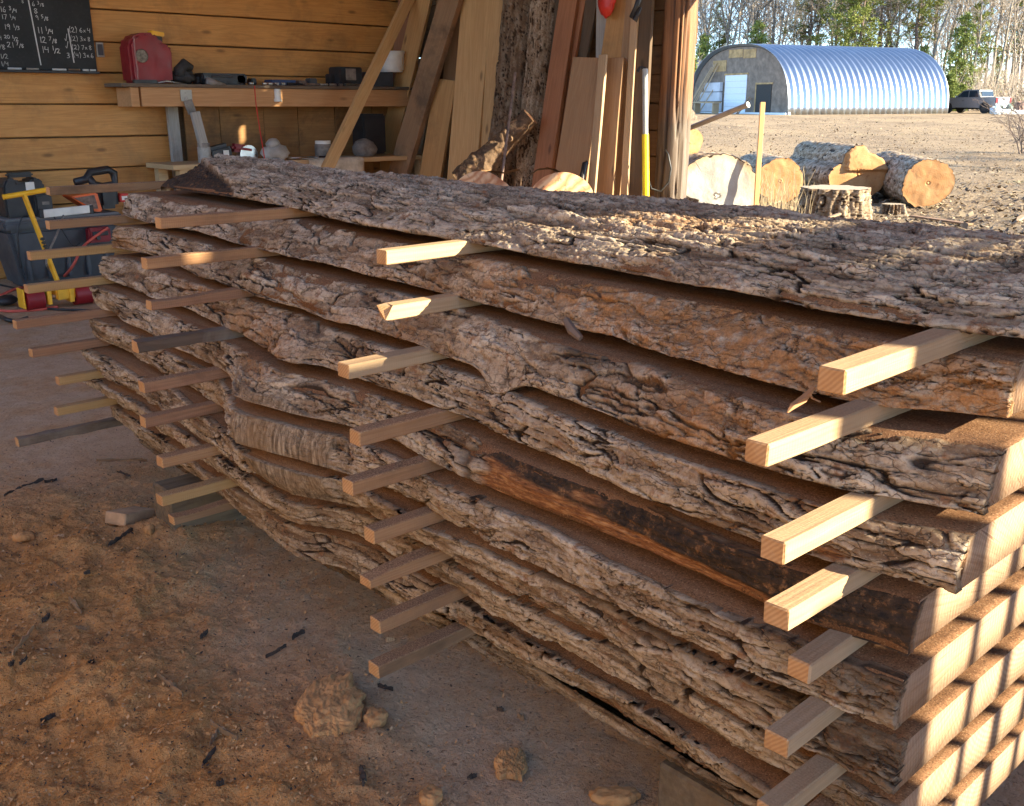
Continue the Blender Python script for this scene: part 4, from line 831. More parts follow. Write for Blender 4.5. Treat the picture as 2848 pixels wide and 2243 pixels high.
def blob(name, u0, v0, u1, v1, y, dep, mat, label, cat, jit=.22, sub=3, base=None):
    a, b = Y(u0, v0, y), Y(u1, v1, y); o = MB().sphere(((a.x + b.x) / 2, y + dep / 2, (a.z + b.z) / 2), (b.x - a.x, dep, a.z - b.z), sub, jit).build(name, mat, smooth=True)
    return tag(o, label, cat)
def pbox(u0, v0, u1, v1, y, dep, z0=None):
    a, b = Y(u0, v0, y), Y(u1, v1, y); zb = b.z if z0 is None else z0
    return Vector(((a.x + b.x) / 2, y + dep / 2, (a.z + zb) / 2)), Vector((b.x - a.x, dep, a.z - zb))
o = blob('rag', 487, 196, 552, 234, 8.1, .16, RAG, 'crumpled black rag on the shelf right of the fuel can', 'rag', .3); 
bt = thing('work_boot', 'dark folded leather glove standing up on the shelf beside the fuel can', 'glove', (0, 0, 0))
g1, g2 = Y(500, 215, 8.16), Y(513, 180, 8.16); MB().tube([g1, g1.lerp(g2, .5) + Vector((-.02, 0, 0)), g2, g2 + Vector((.06, 0, -.03))], [.05, .055, .05, .03], 8).build('cuff', RAG, bt, smooth=True)
bt.name = 'work_glove'
c, d = pbox(562, 203, 690, 236, 8.14, .18, zt_); tb = thing('tool_case', 'long black tool case lying on the middle of the shelf', 'case', (0, 0, 0))
MB().box(c, d, bev=.015).build('body', BLACK, tb); MB().cyl(c + Vector((d.x * .36, -d.y / 2, .0)), c + Vector((d.x * .36, d.y / 2, .0)), d.z * .42, n=14).build('round_end', DGREY, tb)
MB().tube([c + Vector((-d.x * .3, -d.y / 2 - .005, .02)), c + Vector((d.x * .15, -d.y / 2 - .005, .02))], .008).build('latch', DGREY, tb)
p = Y(575, 226, 8.08); q = Y(625, 238, 8.08); tag(MB().cyl(p, q, .035, .016, 10).build('grinder_head', SKIN, smooth=True), 'dusty brown cone-shaped tool lying in front of the black case', 'tool')
p = Y(440, 231, 8.08); q = Y(520, 236, 8.08); tag(MB().tube([p, p.lerp(q, .3) + Vector((0, 0, .018)), q], .007, 6).build('pry_bar', STEEL, smooth=True), 'thin bent steel bar along the shelf edge under the fuel can', 'bar')
c, d = pbox(372, 222, 440, 236, 8.07, .04, zt_); tag(MB().box(c, d, bev=.006).build('spirit_level', BLACK), 'black level lying on the shelf in front of the fuel can', 'level')
c, d = pbox(756, 222, 826, 245, 8.16, .14, zt_); tag(MB().box(c, d, bev=.006).build('blue_box', BLUE), 'dark blue box at the back of the shelf', 'box')
c, d = pbox(946, 186, 1010, 246, 8.1, .2, zt_); bn = thing('black_bin', 'black bin with a small picture label near the right end of the shelf', 'bin', (0, 0, 0)); MB().box(c, d, bev=.01).build('body', BLACK, bn)
MB().box(c + Vector((-.01, -d.y / 2 - .002, .02)), (.11, .004, d.z * .6)).build('label', SKIN, bn)
c, d = pbox(1040, 200, 1095, 246, 8.12, .2, zt_); tag(MB().box(c, d, bev=.004).build('crate', DGREY), 'dark grey crate at the right end of the shelf, behind the diagonal board', 'crate')
p = Y(1088, 180, 8.2); bk = thing('bucket', 'white bucket on the dark crate at the right end of the shelf', 'bucket', (p.x, p.y, c.z + d.z / 2 + .002)); MB().lathe([(.105, 0), (.128, .17), (.135, .17), (.135, .19), (.125, .19), (.12, .02), (.001, .02)]).build('pail', WHITE, bk, smooth=True, auto=40)
for i, (u, v) in enumerate(((698, 226), (736, 243), (752, 240), (770, 243), (788, 252), (895, 233), (906, 234), (921, 237), (930, 238), (948, 240))):
    p = Y(u, v, 8.09); p.z = zt_ + .011; tag(MB().cyl(p - Vector((.018, 0, 0)), p + Vector((.018, 0, 0)), .011, n=10).build('socket', STEEL, smooth=True, auto=40), 'bright steel socket lying among the tools on the shelf', 'socket', 'steel sockets on the shelf')
p = Y(772, 264, 8.07); lp = thing('drill_chuck', 'small pale cylinder hanging by a hook from the shelf front', 'hanging tool', (0, 0, 0)); MB().lathe([(.028, -.05), (.034, -.045), (.034, -.03), (.028, -.02), (.028, .055), (.02, .06)], Matrix.Translation(p - Vector((0, 0, .01)))).build('body', WHITE, lp, smooth=True, auto=40); MB().tube([p + Vector((0, 0, .05)), p + Vector((.01, 0, .08)), p + Vector((0, .01, .10))], .003).build('hook', STEEL, lp)
tag(MB().tube([Y(708, 240, 8.05), Y(712, 290, 7.99), Y(724, 370, 7.9), Y(731, 410, 7.84), Y(738, 456, 7.8)], .0045, 5).build('red_string', REDB), 'thin red string hanging from the shelf to the workbench', 'string')

for (u0, v0, u1, v1, m_, nm_, lab, ct) in ((548, 214, 566, 236, DGREY, 'grease_can', 'small dark can beside the crumpled rag on the shelf', 'can'), (700, 218, 716, 242, BLACK, 'tape_roll_box', 'small black box right of the long tool case', 'box'), (832, 224, 856, 245, RUSTY, 'rusty_tin', 'rusty tin right of the dark blue box', 'tin'), (862, 218, 884, 246, DGREY, 'oil_bottle', 'dark bottle-sized box between the rusty tin and the black bin', 'box'), (918, 206, 940, 246, BLACK, 'black_carton', 'upright black carton just left of the black bin', 'box'), (1012, 214, 1034, 246, RUSTY, 'brown_carton', 'brown carton right of the black bin', 'box')):
    c, d = pbox(u0, v0, u1, v1, 8.2, .09, zt_); tag(MB().box(c, d, bev=.008).build(nm_, m_), lab, ct)
for (u0, u1, m_, lab) in ((740, 765, RUSTY, 'rusty wrench on the shelf below the dark blue box'), (800, 842, BLACK, 'black screwdriver on the shelf edge right of the sockets'), (852, 893, RUSTY, 'rusty pliers on the shelf edge near the bright row of sockets'), (960, 1002, STEEL, 'steel punch on the shelf edge in front of the black bin')):
    p, q = Y(u0, 245, 8.09), Y(u1, 246, 8.10); p.z = q.z = zt_ + .012; tag(MB().cyl(p, q, .014, .008, 8).build('hand_tool', m_, smooth=True, auto=40), lab, 'tool')
# bench below the shelf
bz = Y(800, 447, 7.86).z; bx0, bx1 = Y(470, 440, 7.9).x, 6.2
wb = thing('workbench', 'low wooden workbench below the shelf, covered in tools', 'workbench', (0, 0, 0))
me = board_mesh(bx1 - bx0, .52, .04, .003, 4, .002); me.materials.append(ROOFW); link('bench_top', me, wb, Matrix.Translation(((bx0 + bx1) / 2, 8.1, bz - .02)))
for x in (bx0 + .1, (bx0 + bx1) / 2, bx1 - .1):
    for y in (7.9, 8.3): MB().box((x, y, (bz - .04) / 2), (.08, .08, bz - .042)).build('leg', ROOFW, wb)
c, d = pbox(595, 406, 700, 446, 7.95, .16, bz)
dr = thing('circular_saw', 'black and red power saw on the workbench', 'power tool', (0, 0, 0))
MB().box(c + Vector((-.10, 0, 0)), (.22, .13, d.z), Euler((0, -.2, 0)), bev=.03).build('motor', BLACK, dr, smooth=True, auto=40); MB().box(c + Vector((.12, 0, .035)), (.20, .1, .07), Euler((0, .15, 0)), bev=.025).build('handle', RED, dr, smooth=True, auto=40)
MB().box(c + Vector((-.06, -.075, 0)), (.05, .004, .06)).build('label', WHITE, dr); MB().cyl(c + Vector((.17, -.04, -.02)), c + Vector((.17, .02, -.02)), .085, n=20).build('blade_guard', STEEL, dr, smooth=True, auto=40)
a = Y(775, 434, 7.86); tag(MB().sphere(a + Vector((0, .05, .02)), (.26, .14, .15), 3, .12).sphere(a + Vector((-.02, .05, .10)), (.13, .11, .10), 2, .1).sphere(a + Vector((-.02, .0, -.07)), (.11, .07, .14), 2, .1).build('plastic_bag', plain('milky_plastic', (.36, .33, .29), .4, var=.3), smooth=True), 'whitish plastic bag bunched on the edge of the workbench', 'bag')
def jar(u, v0, v1, w, body, lid, label):
    p = Y(u, v1, 8.0); p.z = bz; h = Y(u, v0, 8.0).z - bz; j = thing('jar', label, 'jar', p)
    MB().lathe([(w, 0.001), (w, h * .78), (w * .86, h * .82)]).build('glass', body, j, smooth=True, auto=40); MB().lathe([(w * .93, h * .82), (w * .93, h), (.001, h)]).build('lid', lid, j, smooth=True, auto=40)
jar(570, 398, 442, .055, plain('clear_dusty', (.30, .28, .25), .3), SKIN, 'cloudy glass jar on the workbench beside the white shelf leg')
jar(900, 392, 440, .075, SKIN, WHITE, 'dark jar with a white lid on the right of the workbench')
for u0, v0, u1, v1, m_, lab in ((730, 438, 760, 442, BLACK, 'black wrench lying on the workbench left of the plastic bag'), (800, 428, 880, 432, STEEL, 'long steel rod lying on the workbench right of the plastic bag'), (860, 440, 905, 437, BLACK, 'black handled tool lying on the workbench in front of the dark jar'), (590, 438, 640, 444, DGREY, 'grey hose end lying on the workbench beside the power saw')):
    p, q = Y(u0, v0, 7.95), Y(u1, v1, 7.93); p.z = q.z = bz + .014; tag(MB().cyl(p, q, .012, .009, 8).sphere(q, (.05, .04, .025), 2).build('hand_tool', m_, smooth=True), lab, 'tool')
o = blob('plastic_jug', 996, 388, 1062, 446, 7.95, .18, SKIN, 'grimy grey jug on the right end of the workbench', 'jug', .06)
c, d = pbox(1010, 330, 1075, 392, 8.05, .2); tag(MB().box((c.x, c.y, c.z - .04), (d.x, d.y, d.z + .16), bev=.015).build('machine_housing', BLACK), 'black machine housing in the dark corner of the workbench', 'machine')
# cloth over the bench edge
a, b = Y(858, 450, 7.83), Y(1010, 452, 7.83); nu, nv = 40, 22
U, V = np.meshgrid(np.linspace(0, 1, nu), np.linspace(0, 1, nv), indexing='ij'); xx = a.x + (b.x - a.x) * U; zz = bz + .004 - np.clip(V - .25, 0, 1) * .52; yy = 7.83 + np.clip(.25 - V, 0, 1) * 1.0 + (.03 * np.sin(U * 21 + 2 * np.sin(U * 5)) * np.clip(V - .2, 0, 1)) - .012
cl = np_mesh('cloth', np.stack([xx, yy, zz], -1), grid_quads(nu, nv), mats=[CLOTH], smooth=True); o = tag(link('cloth', cl), 'beige cloth hanging over the front edge of the workbench', 'cloth'); md = o.modifiers.new('thickness', 'SOLIDIFY'); md.thickness = .004

# ---------------------------------------------------------------- left: tote, cases, saw, dolly
tt = thing('storage_tote', 'big dark grey plastic tote standing on the floor behind the pile', 'tote', (0, 0, 0))
ty = 7.72; x0, x1 = Y(14, 600, ty).x, Y(330, 600, ty).x; ztp = Y(160, 606, ty).z
bm_ = MB(); bm2 = bmesh.new(); bmesh.ops.create_cube(bm2, size=1)
for v in bm2.verts: v.co = Vector(((x0 + x1) / 2 + v.co.x * ((x1 - x0) - (.0 if v.co.z > 0 else .16)), ty + .25 + v.co.y * (.5 if v.co.z > 0 else .4), .004 + (v.co.z + .5) * (ztp - .07)))
bmesh.ops.bevel(bm2, geom=bm2.edges[:], offset=.03, segments=2, affect='EDGES'); bm_.add(bm2, Matrix()); bm_.build('tub', DGREY, tt, smooth=True, auto=40)
MB().box(((x0 + x1) / 2, ty + .25, ztp - .035), (x1 - x0 + .06, .56, .06), bev=.015).build('rim', DGREY, tt)
MB().box(((x0 + x1) / 2, ty + .25, ztp + .0), (x1 - x0 + .02, .52, .02), bev=.008).build('lid', plain('dusty_lid', (.17, .165, .16), .8), tt)
for i in range(5): MB().box((x0 + .12 + i * (x1 - x0 - .24) / 4, ty - .002 + .03, ztp * .45), (.03, .03, ztp * .62), Euler((-.09, 0, 0)), bev=.006).build('rib', DGREY, tt)
zt2 = ztp + .011
cs = thing('tool_case', 'black hard case with a carrying handle on the grey tote at the far left', 'case', (0, 0, 0)); c, d = pbox(3, 487, 136, 604, ty + .08, .2, zt2)
w2, h2 = d.x / 2, d.z / 2
MB().prism([(-w2, -h2), (w2, -h2), (w2, h2 * .55), (w2 * .72, h2 * .8), (w2 * .45, h2 * .82), (w2 * .42, h2 * .62), (-w2 * .3, h2 * .62), (-w2 * .33, h2 * .82), (-w2 * .8, h2 * .8), (-w2, h2 * .5)], .2, Matrix.Translation(c), bev=.014).build('shell', BLACK, cs)
MB().box(c + Vector((w2 * .05, 0, h2 * .93)), (d.x * .62, .07, .035), bev=.012).build('handle', BLACK, cs); MB().box(c + Vector((w2 * .28, -.103, h2 * .42)), (.06, .004, .06)).build('label', WHITE, cs)
c, d = pbox(96, 545, 152, 604, ty + .02, .16, zt2); cg = thing('battery_pack', 'small black battery box beside the hard case on the tote', 'battery', (0, 0, 0)); MB().box(c, d, bev=.012).build('body', BLACK, cg); MB().box(c + Vector((.01, -.082, .02)), (.05, .003, .022)).build('label', SKIN, cg)
c, d = pbox(110, 583, 262, 608, ty - .01, .035, zt2); lv = thing('spirit_level', 'short pale bar with black ends lying on the front of the tote', 'level', (0, 0, 0)); MB().box(c, d, Euler((0, -.04, 0)), bev=.004).build('bar', WHITE, lv); 
for s in (-1, 1): MB().box(c + Vector((s * d.x * .47, 0, s * .004)), (.03, .04, d.z * 1.08), bev=.004).build('end_cap', BLACK, lv)
cw = thing('chainsaw', 'orange and black chainsaw lying on the grey tote', 'chainsaw', (0, 0, 0)); a = Y(262, 552, ty + .05)
c, d = pbox(272, 515, 336, 578, ty + .05, .2, zt2 + .02); MB().box(c, d, bev=.03).build('engine_housing', BLACK, cw, smooth=True, auto=40)
c1_, d1_ = pbox(196, 540, 286, 578, ty + .02, .22, zt2 + .005)
MB().prism([(-d1_.x / 2, d1_.z * .35), (d1_.x * .38, d1_.z * .5), (d1_.x / 2, -d1_.z * .5), (d1_.x * .2, -d1_.z * .45)], .22, Matrix.Translation(c1_), bev=.01).build('orange_cover', ORANGE, cw)
MB().prism([(-d1_.x * .40, d1_.z * .28), (d1_.x * .26, d1_.z * .38), (d1_.x * .34, -d1_.z * .32), (d1_.x * .18, -d1_.z * .3)], .01, Matrix.Translation(c1_ + Vector((0, -.112, 0)))).build('vent_panel', RUSTY, cw)
MB().tube([Y(208, 508, ty + .1), Y(238, 500, ty + .1), Y(250, 480, ty + .1), Y(300, 472, ty + .1), Y(316, 482, ty + .1), Y(320, 512, ty + .1), Y(286, 520, ty + .1), Y(262, 514, ty + .1), Y(246, 494, ty + .1)], .03, 8).build('handle', BLACK, cw, smooth=True)
c, d = pbox(333, 540, 362, 562, ty + .05, .12); MB().box(c, d, bev=.008).build('red_badge', REDB, cw); MB().box(c + Vector((.005, -.061, 0)), (.06, .003, .03)).build('white_mark', WHITE, cw)
MB().box(Vector((Y(420, 560, ty + .1).x, ty + .15, zt2 + .08)), (.4, .012, .07), bev=.003).build('guide_bar', STEEL, cw)
c, d = pbox(246, 636, 312, 672, ty - .085, .08); ch = thing('battery_charger', 'red battery charger hanging on the front of the tote', 'charger', (0, 0, 0)); MB().box(c, d, bev=.012).build('body', RED, ch); MB().box(c + Vector((0, -.045, .012)), (d.x * .7, .012, d.z * .3), bev=.004).build('slot', BLACK, ch)
MB().cyl(c + Vector((-.02, -.04, -.02)), c + Vector((-.02, -.055, -.02)), .016, n=12).build('knob', BLACK, ch)
# yellow dolly
yd = thing('pallet_dolly', 'yellow steel dolly with a T-shaped handle and red wheels on the floor at the left', 'dolly', (0, 0, 0)); Yd = 6.95
p, q = Y(8, 549, Yd), Y(128, 529, Yd); MB().cyl(p, q, .017, n=10).build('handle', YEL, yd, smooth=True, auto=40)
a, b = Y(66, 541, Yd), Y(163, 792, Yd); st = MB().box((a + b) / 2, (.055, .02, (a - b).length), (a - b).to_track_quat('Z', 'Y').to_matrix().to_4x4() @ Matrix.Rotation(0, 4, 'Z'), bev=.003).build('stem', YEL, yd)
for f_ in (.45, .49, .53, .565): 
    w_ = a.lerp(b, f_ + .03); MB().cyl(w_ + Vector((.0, -.012, 0)), w_ + Vector((0, -.040, 0)), .012, n=8).build('pin', BLACK, yd)
c = at_z(176, 846, 0.0); xw0, xw1 = at_z(84, 858, 0).x, at_z(240, 850, 0).x
MB().box((c.x, Yd + .02, .10), (.17, .14, .09), bev=.01).build('deck', YEL, yd); MB().cyl((xw0 - .02, Yd, .075), (xw1 + .02, Yd, .075), .018, n=8).build('axle', STEEL, yd)
for xw in (xw0, xw1):
    wd_ = MB().lathe([(.055, -.06), (.075, -.055), (.075, .055), (.055, .06)], Matrix.Translation((xw, Yd, .0765)) @ Matrix.Rotation(R(90), 4, 'Y'), 24).build('wheel', RED, yd, smooth=True, auto=40)
    MB().box((xw + (.075 if xw == xw1 else -.075), Yd, .09), (.012, .12, .13), bev=.004).build('wheel_bracket', YEL, yd); MB().box((xw + (-.085 if xw == xw1 else .085), Yd, .09), (.03, .12, .11), bev=.004).build('wheel_bracket', YEL, yd)
def cord(name, pts, r, mat, label):
    P = []
    for u, v, *y in pts:
        if y: P.append(Y(u, v, y[0]))
        else:
            w_ = at_z(u, v, .012); w_.z = gz(w_.x, w_.y) + r; P.append(w_)
    # smooth
    for _ in range(2):
        Q = [P[0]]
        for a, b in zip(P[:-1], P[1:]): Q += [a.lerp(b, .25), a.lerp(b, .75)]
        P = Q + [P[-1]]
    return tag(MB().tube(P, r, 6).build(name, mat, smooth=True), label, 'cord')
CORDR = plain('red_cord', (.55, .09, .06), .6)
cord('extension_cord', [(0, 822), (40, 803), (100, 793), (170, 778), (205, 740, 7.2), (225, 690, 7.6), (262, 660, 7.62), (300, 634, 7.63)], .010, CORDR, 'red extension cord rising from the floor to the battery charger')
cord('extension_cord', [(-5, 862), (30, 866), (110, 861), (160, 852)], .010, CORDR, 'red cord lying on the floor in front of the dolly wheels')
cord('power_cable', [(-5, 790), (40, 800), (90, 812), (140, 800)], .008, BLACK, 'black cable lying on the floor behind the dolly')
cord('power_cable', [(110, 856), (180, 860), (250, 862), (330, 862)], .009, BLACK, 'black cable lying on the floor in front of the right dolly wheel')
cord('power_cable', [(172, 780), (130, 745, 6.9), (128, 720, 6.9), (140, 690, 6.95), (160, 650, 7.1), (176, 600, 7.6)], .007, SKIN, 'thin grey wire looped round the yellow dolly handle')
cord('power_cable', [(62, 604, 7.68), (48, 640, 7.66), (52, 700, 7.67), (60, 745, 7.68)], .006, BLACK, 'black cable hanging down the left front of the tote')
cord('power_cable', [(150, 604, 7.68), (185, 660, 7.66), (205, 690, 7.66), (225, 675, 7.65)], .005, BLACK, 'thin black cable drooping across the middle of the tote front')
tag(MB().sphere(at_z(14, 836, .04), (.16, .14, .07), 2, .15).build('cable_plug', BLACK, smooth=True), 'black plug lying on the floor at the left edge', 'plug')
o = MB(); o.tube([at_z(0, 880, .02), at_z(20, 890, .03), at_z(45, 895, .02), at_z(75, 885, .015)], .014, 6); tag(o.build('power_cable', BLACK, smooth=True), 'thick black cable end on the floor below the plug at the left edge', 'cord')

# ---------------------------------------------------------------- lumber leaning in the corner
PINE = wood('fresh_pine', (.62, .37, .155), (.50, .27, .10), rough=.65, ring=11)
PINE2 = wood('amber_pine', (.52, .28, .10), (.40, .20, .065), rough=.7, ring=11, stain=.3, stain_c=(.10, .06, .03))
REDP = wood('red_cedar', (.36, .15, .065), (.26, .10, .04), rough=.7, ring=12)
BROWN = wood('brown_lumber', (.40, .24, .125), (.31, .175, .085), rough=.75, ring=12)
DKB = wood('dark_lumber', (.13, .085, .05), (.09, .055, .032), rough=.85, ring=12)
def lean(u0, u5, wpx, xh, xl, mat, label, top=None, thick=.04, cat='board', name='leaning_board', face=(-1, -.25, .12), grp='boards leaning in the corner of the shed'):
    a, b = at_x(u0, 0, xh), at_x(u5, 500, xl); d = (b - a)
    lo = a + d * (a.z - .004) / (a.z - b.z); hi = a - d * .5
    if top is not None: hi = a + d * (top / 500.)
    if hi.z > 3.6: hi = a + d * ((a.z - 3.6) / (a.z - b.z))
    w = px(wpx, (a + b) / 2) / .70
    lo.x = min(lo.x, XR - .06)
    return board(name, lo, hi, w, thick, face, mat, label, cat, grp, seg=6, wob=.004)
a, b = at_y(1136, 0, 8.0), at_y(906, 479, 7.55); d = b - a
lo = a + d * (a.z / (a.z - b.z)); hi = a - d * .2
board('leaning_board', lo + Vector((0, 0, .01)), hi, .10, .05, (0, -1, .05), PINE, 'pale pine board leaning steeply to the right in front of the shelf', 'board', 'boards leaning in the corner of the shed')
X1 = 6.36
lean(1152, 1090, 26, X1, 6.25, DKB, 'dark narrow board at the back of the corner, left of the grey timber')
lean(1127, 1078, 30, X1 - .12, 6.1, REDP, 'narrow reddish board, second from the left among the leaning boards')
lean(1175, 1060, 42, X1 - .15, 6.0, PINE2, 'amber board crossing behind the grey weathered timber')
lean(1256, 1104, 46, X1 - .2, 5.88, GREYB, 'grey-brown weathered timber leaning to the right', thick=.07)
lean(1279, 1222, 34, X1, 6.2, BROWN, 'narrow brown board behind the short golden board')
lean(1279, 1198, 52, X1 - .05, 5.98, PINE2, 'short golden board with dark smudges and a square top', top=219)
lean(1383, 1341, 44, X1 - .03, 6.12, PINE, 'narrow pale board close behind the widest pale board')
lean(1328, 1288, 70, X1 - .06, 6.03, PINE, 'widest pale board, standing tall in the middle of the leaning boards', thick=.05)
lean(1549, 1502, 26, X1, 6.2, DKB, 'dark board behind the red-brown one')
lean(1585, 1509, 40, X1 - .08, 6.02, REDP, 'tall red-brown board leaning right of the bark slabs', thick=.05)
lean(1733, 1659, 56, X1 - .02, 6.2, PINE2, 'amber board reaching up behind the two broad brown boards')
lean(1668, 1589, 72, X1 - .08, 6.0, BROWN, 'broad brown board with its top cut off square, left of the thin pale stick', top=159)
lean(1722, 1680, 48, X1 - .09, 6.03, BROWN, 'brown board with its top cut off square, right of the thin pale stick', top=161)
lean(1690, 1649, 17, X1 - .2, 5.9, PALE, 'thin pale stick standing in front of the broad brown boards', top=152, thick=.03)
lean(1769, 1741, 15, X1 - .06, 6.1, PALE, 'thin pale strip beside the dark board near the post')
lean(1795, 1768, 34, X1 - .02, 6.15, DKB, 'dark grey board close to the round post')
lean(1680, 1672, 26, X1, 6.2, GREYW, 'grey weathered board hanging behind the amber board', top=-60)
lean(1232, 1150, 24, X1, 6.25, BROWN, 'thin brown strip behind the grey weathered timber')
lean(1645, 1556, 30, X1, 6.28, DKB, 'dark board in the shadow behind the broad brown board')
lean(1618, 1530, 20, X1 - .02, 6.12, REDP, 'narrow red strip right of the tall red-brown board')
lean(1760, 1716, 26, X1, 6.22, BROWN, 'brown board behind the thin pale strip near the post')
# bark-covered slabs in the corner
def bark_board(u0, u5, wpx, xh, xl, label, seed, top=None, bright=0.):
    a, b = at_x(u0, 0, xh), at_x(u5, 500, xl); d = b - a; lo = a + d * (a.z / (a.z - b.z)); hi = a - d * .45; L = (hi - lo).length; w = px(wpx, (a + b) / 2) / .82
    s = np.arange(0, L, .012); q = np.linspace(-1, 1, 26); S, Q = np.meshgrid(s, q, indexing='ij')
    h, cr, fid = bark_height(S + seed, Q * w / 2 + seed, seed, 1.5)
    wid = w / 2 * (1 + .14 * fbm(S * 3, S * 0 + seed, seed + 50, 3))
    yy = Q * wid; zz = .07 * (1 - Q ** 2) ** .6 + h
    z0 = np.zeros_like(h); zz[0] = 0; zz[-1] = 0
    me = np_mesh('bark', np.stack([S - L / 2, yy, zz], -1), grid_quads(*S.shape), mats=[BARK], smooth=True, attrs={'relief': np.stack([cr, fid * .8 + bright, z0 + .2], -1).reshape(-1, 3), 'state': np.stack([z0, z0, z0 + (.35 if bright == 0 else 0)], -1).reshape(-1, 3)})
    M = frame_mtx(lo, hi, (-1, -.5, .1)); r = thing('bark_slab', label, 'slab', (0, 0, 0), 0, 'bark slabs leaning in the corner'); link('bark', me, r, M)
    me2 = board_mesh(L, w * .9, .03, .002); me2.materials.append(BROWN); link('sawn_board', me2, r, M @ Matrix.Translation((0, 0, -.016)))
bark_board(1445, 1396, 84, X1 - .1, 6.08, 'dark bark slab standing in the corner right of the pale boards', 801)
bark_board(1512, 1464, 58, X1 - .05, 6.1, 'narrower lighter bark slab beside the dark bark slab', 803, bright=.1)
# rounds, driftwood, rod, poles
t = NT('spalted_wood'); v = t.coords('Object'); wv = t.n('ShaderNodeTexWave', wave_type='RINGS'); t.put(wv.inputs['Vector'], v); wv.inputs['Scale'].default_value = 6; wv.inputs['Distortion'].default_value = 7; wv.inputs['Detail'].default_value = 3
n = t.noise(v, 5, 5, .6, 1.5); c = t.ramp(wv.outputs[1], [(.0, (.50, .22, .10)), (.5, (.62, .36, .19)), (.9, (.70, .46, .27))]); c = t.mix(t.ramp(n, [(.60, 0.), (.64, .8), (.67, 0.)]), c, (.10, .05, .03)); c = t.mix(t.ramp(n, [(.35, .7), (.5, 0.)]), c, (.36, .13, .06))
SPALT = t.done(c, .6)
def cookie(u, v, rpx, x, label, seed, lobes, tilt=.25):
    p = at_x(u, v, x); r = px(rpx, p); n = 72; a = np.linspace(0, 2 * np.pi, n, endpoint=False)
    rr = r * (1 + .08 * np.sin(2 * a + seed) + .05 * fbm(np.cos(a) * 2 + seed, np.sin(a) * 2, seed, 3))
    for (ang, amp, wd) in lobes: rr += r * amp * np.exp(-((np.angle(np.exp(1j * (a - ang)))) / wd) ** 2)
    root = thing('wood_round', label, 'wood round', (0, 0, 0), 0, 'sliced rounds leaning by the boards')
    M = Matrix.Translation(p) @ frame_mtx((0, 0, 0), FWD.cross(Vector((0, 0, 1))) * 1, -FWD + Vector((.0, 0, tilt))).to_3x3().to_4x4()
    pts = [(x_, y_) for x_, y_ in zip(rr * np.cos(a), rr * np.sin(a))]
    MB().prism([(x_ * .985, z_ * .985) for x_, z_ in pts], .08, M @ Matrix.Rotation(R(90), 4, 'X')).build('cut_face', SPALT, root)
    co = []; 
    for k, zz in enumerate((-.038, -.02, .0, .02, .038)):
        for (x_, y_) in pts: f_ = 1 + random.uniform(.0, .03); co.append(M @ Vector((x_ * f_, y_ * f_, zz)))
    i = np.arange(4)[:, None] * n; j = np.arange(n)[None, :]; q = np.stack([i + j, i + (j + 1) % n, i + n + (j + 1) % n, i + n + j], -1).reshape(-1, 4)
    link('bark', np_mesh('bark', co, q, mats=[BARK]), root)
cookie(1350, 588, 104, 5.1, 'pale round slice with a knobbly burl on its right edge behind the pile', 31, [(.85, .32, .16), (.45, .18, .13)])
cookie(1552, 580, 98, 5.35, 'reddish round slice half hidden by the broad brown board', 47, [(2.0, .15, .5)])
dl = thing('driftwood_log', 'short gnarled split log lying tilted on the round slice', 'log', (0, 0, 0))
p, q = at_x(1476, 326, 5.95), at_x(1298, 500, 5.6); ax = (q - p).normalized(); L = (q - p).length * 1.05; s = np.linspace(0, L, 70); a = np.linspace(0, 2 * np.pi, 49)
S, A = np.meshgrid(s, a, indexing='ij'); rr = px(31, p) * (1 + .5 * sst(.3, .75, S / L) ) * (1 + .16 * fbm(S * 5, np.cos(A) * 1.5 + 3, 901, 4) + .12 * np.sin(A * 2 + 1)) + .02 * fbm(S * 25, np.sin(A) * 4 + np.cos(A) * 3, 902, 4)
u1 = ax.orthogonal().normalized(); u2 = ax.cross(u1); P3 = np.array(p)[None, None] + np.array(ax) * S[..., None] + rr[..., None] * (np.cos(A)[..., None] * np.array(u1) + np.sin(A)[..., None] * np.array(u2))
t = NT('gnarled_wood'); v = t.coords('Object'); n = t.noise(v, 9, 6, .7, .6); n2 = t.noise(v, 40, 5, .7)
GN = t.done(t.mix(t.ramp(n, [(.55, 0.), (.63, .85)]), t.ramp(n2, [(.3, (.06, .035, .02)), (.6, (.15, .09, .05))]), (.40, .24, .12)), .85, t.bump(n2, .01, .7))
link('trunk', np_mesh('trunk', P3, grid_quads(*S.shape), mats=[GN], smooth=True), dl)
for e, sg in ((0, -1), (-1, 1)): link('cut_end', np_mesh('cut_end', np.concatenate([P3[e][:-1], [P3[e].mean(0) + np.array(ax) * sg * .01]]), tris=[[k, (k + 1) % 48, 48] for k in range(48)], mats=[SPALT]), dl)
p = at_x(1415, 390, 5.72); MB().cyl(p, p + Vector((-.08, -.02, .09)), .04, .012, 8).build('stub', GN, dl)
p, q = at_x(1433, 203, 5.6), at_x(1387, 560, 5.3); q2 = p + (q - p) * (p.z / (p.z - q.z)); tag(MB().cyl(p, q2, .012, n=8).build('iron_rod', RUSTY, smooth=True, auto=40), 'thin rusty iron rod leaning in front of the driftwood log', 'rod')
pole = thing('fibreglass_pole', 'grey and yellow fibreglass handle standing upright beside the round post', 'pole', (0, 0, 0))
p, m_, q = at_d(1794, 192, 7.9), at_d(1795, 374, 7.86), at_d(1797, 610, 7.8); q = q + (q - m_) * (q.z / max(.01, m_.z - q.z))
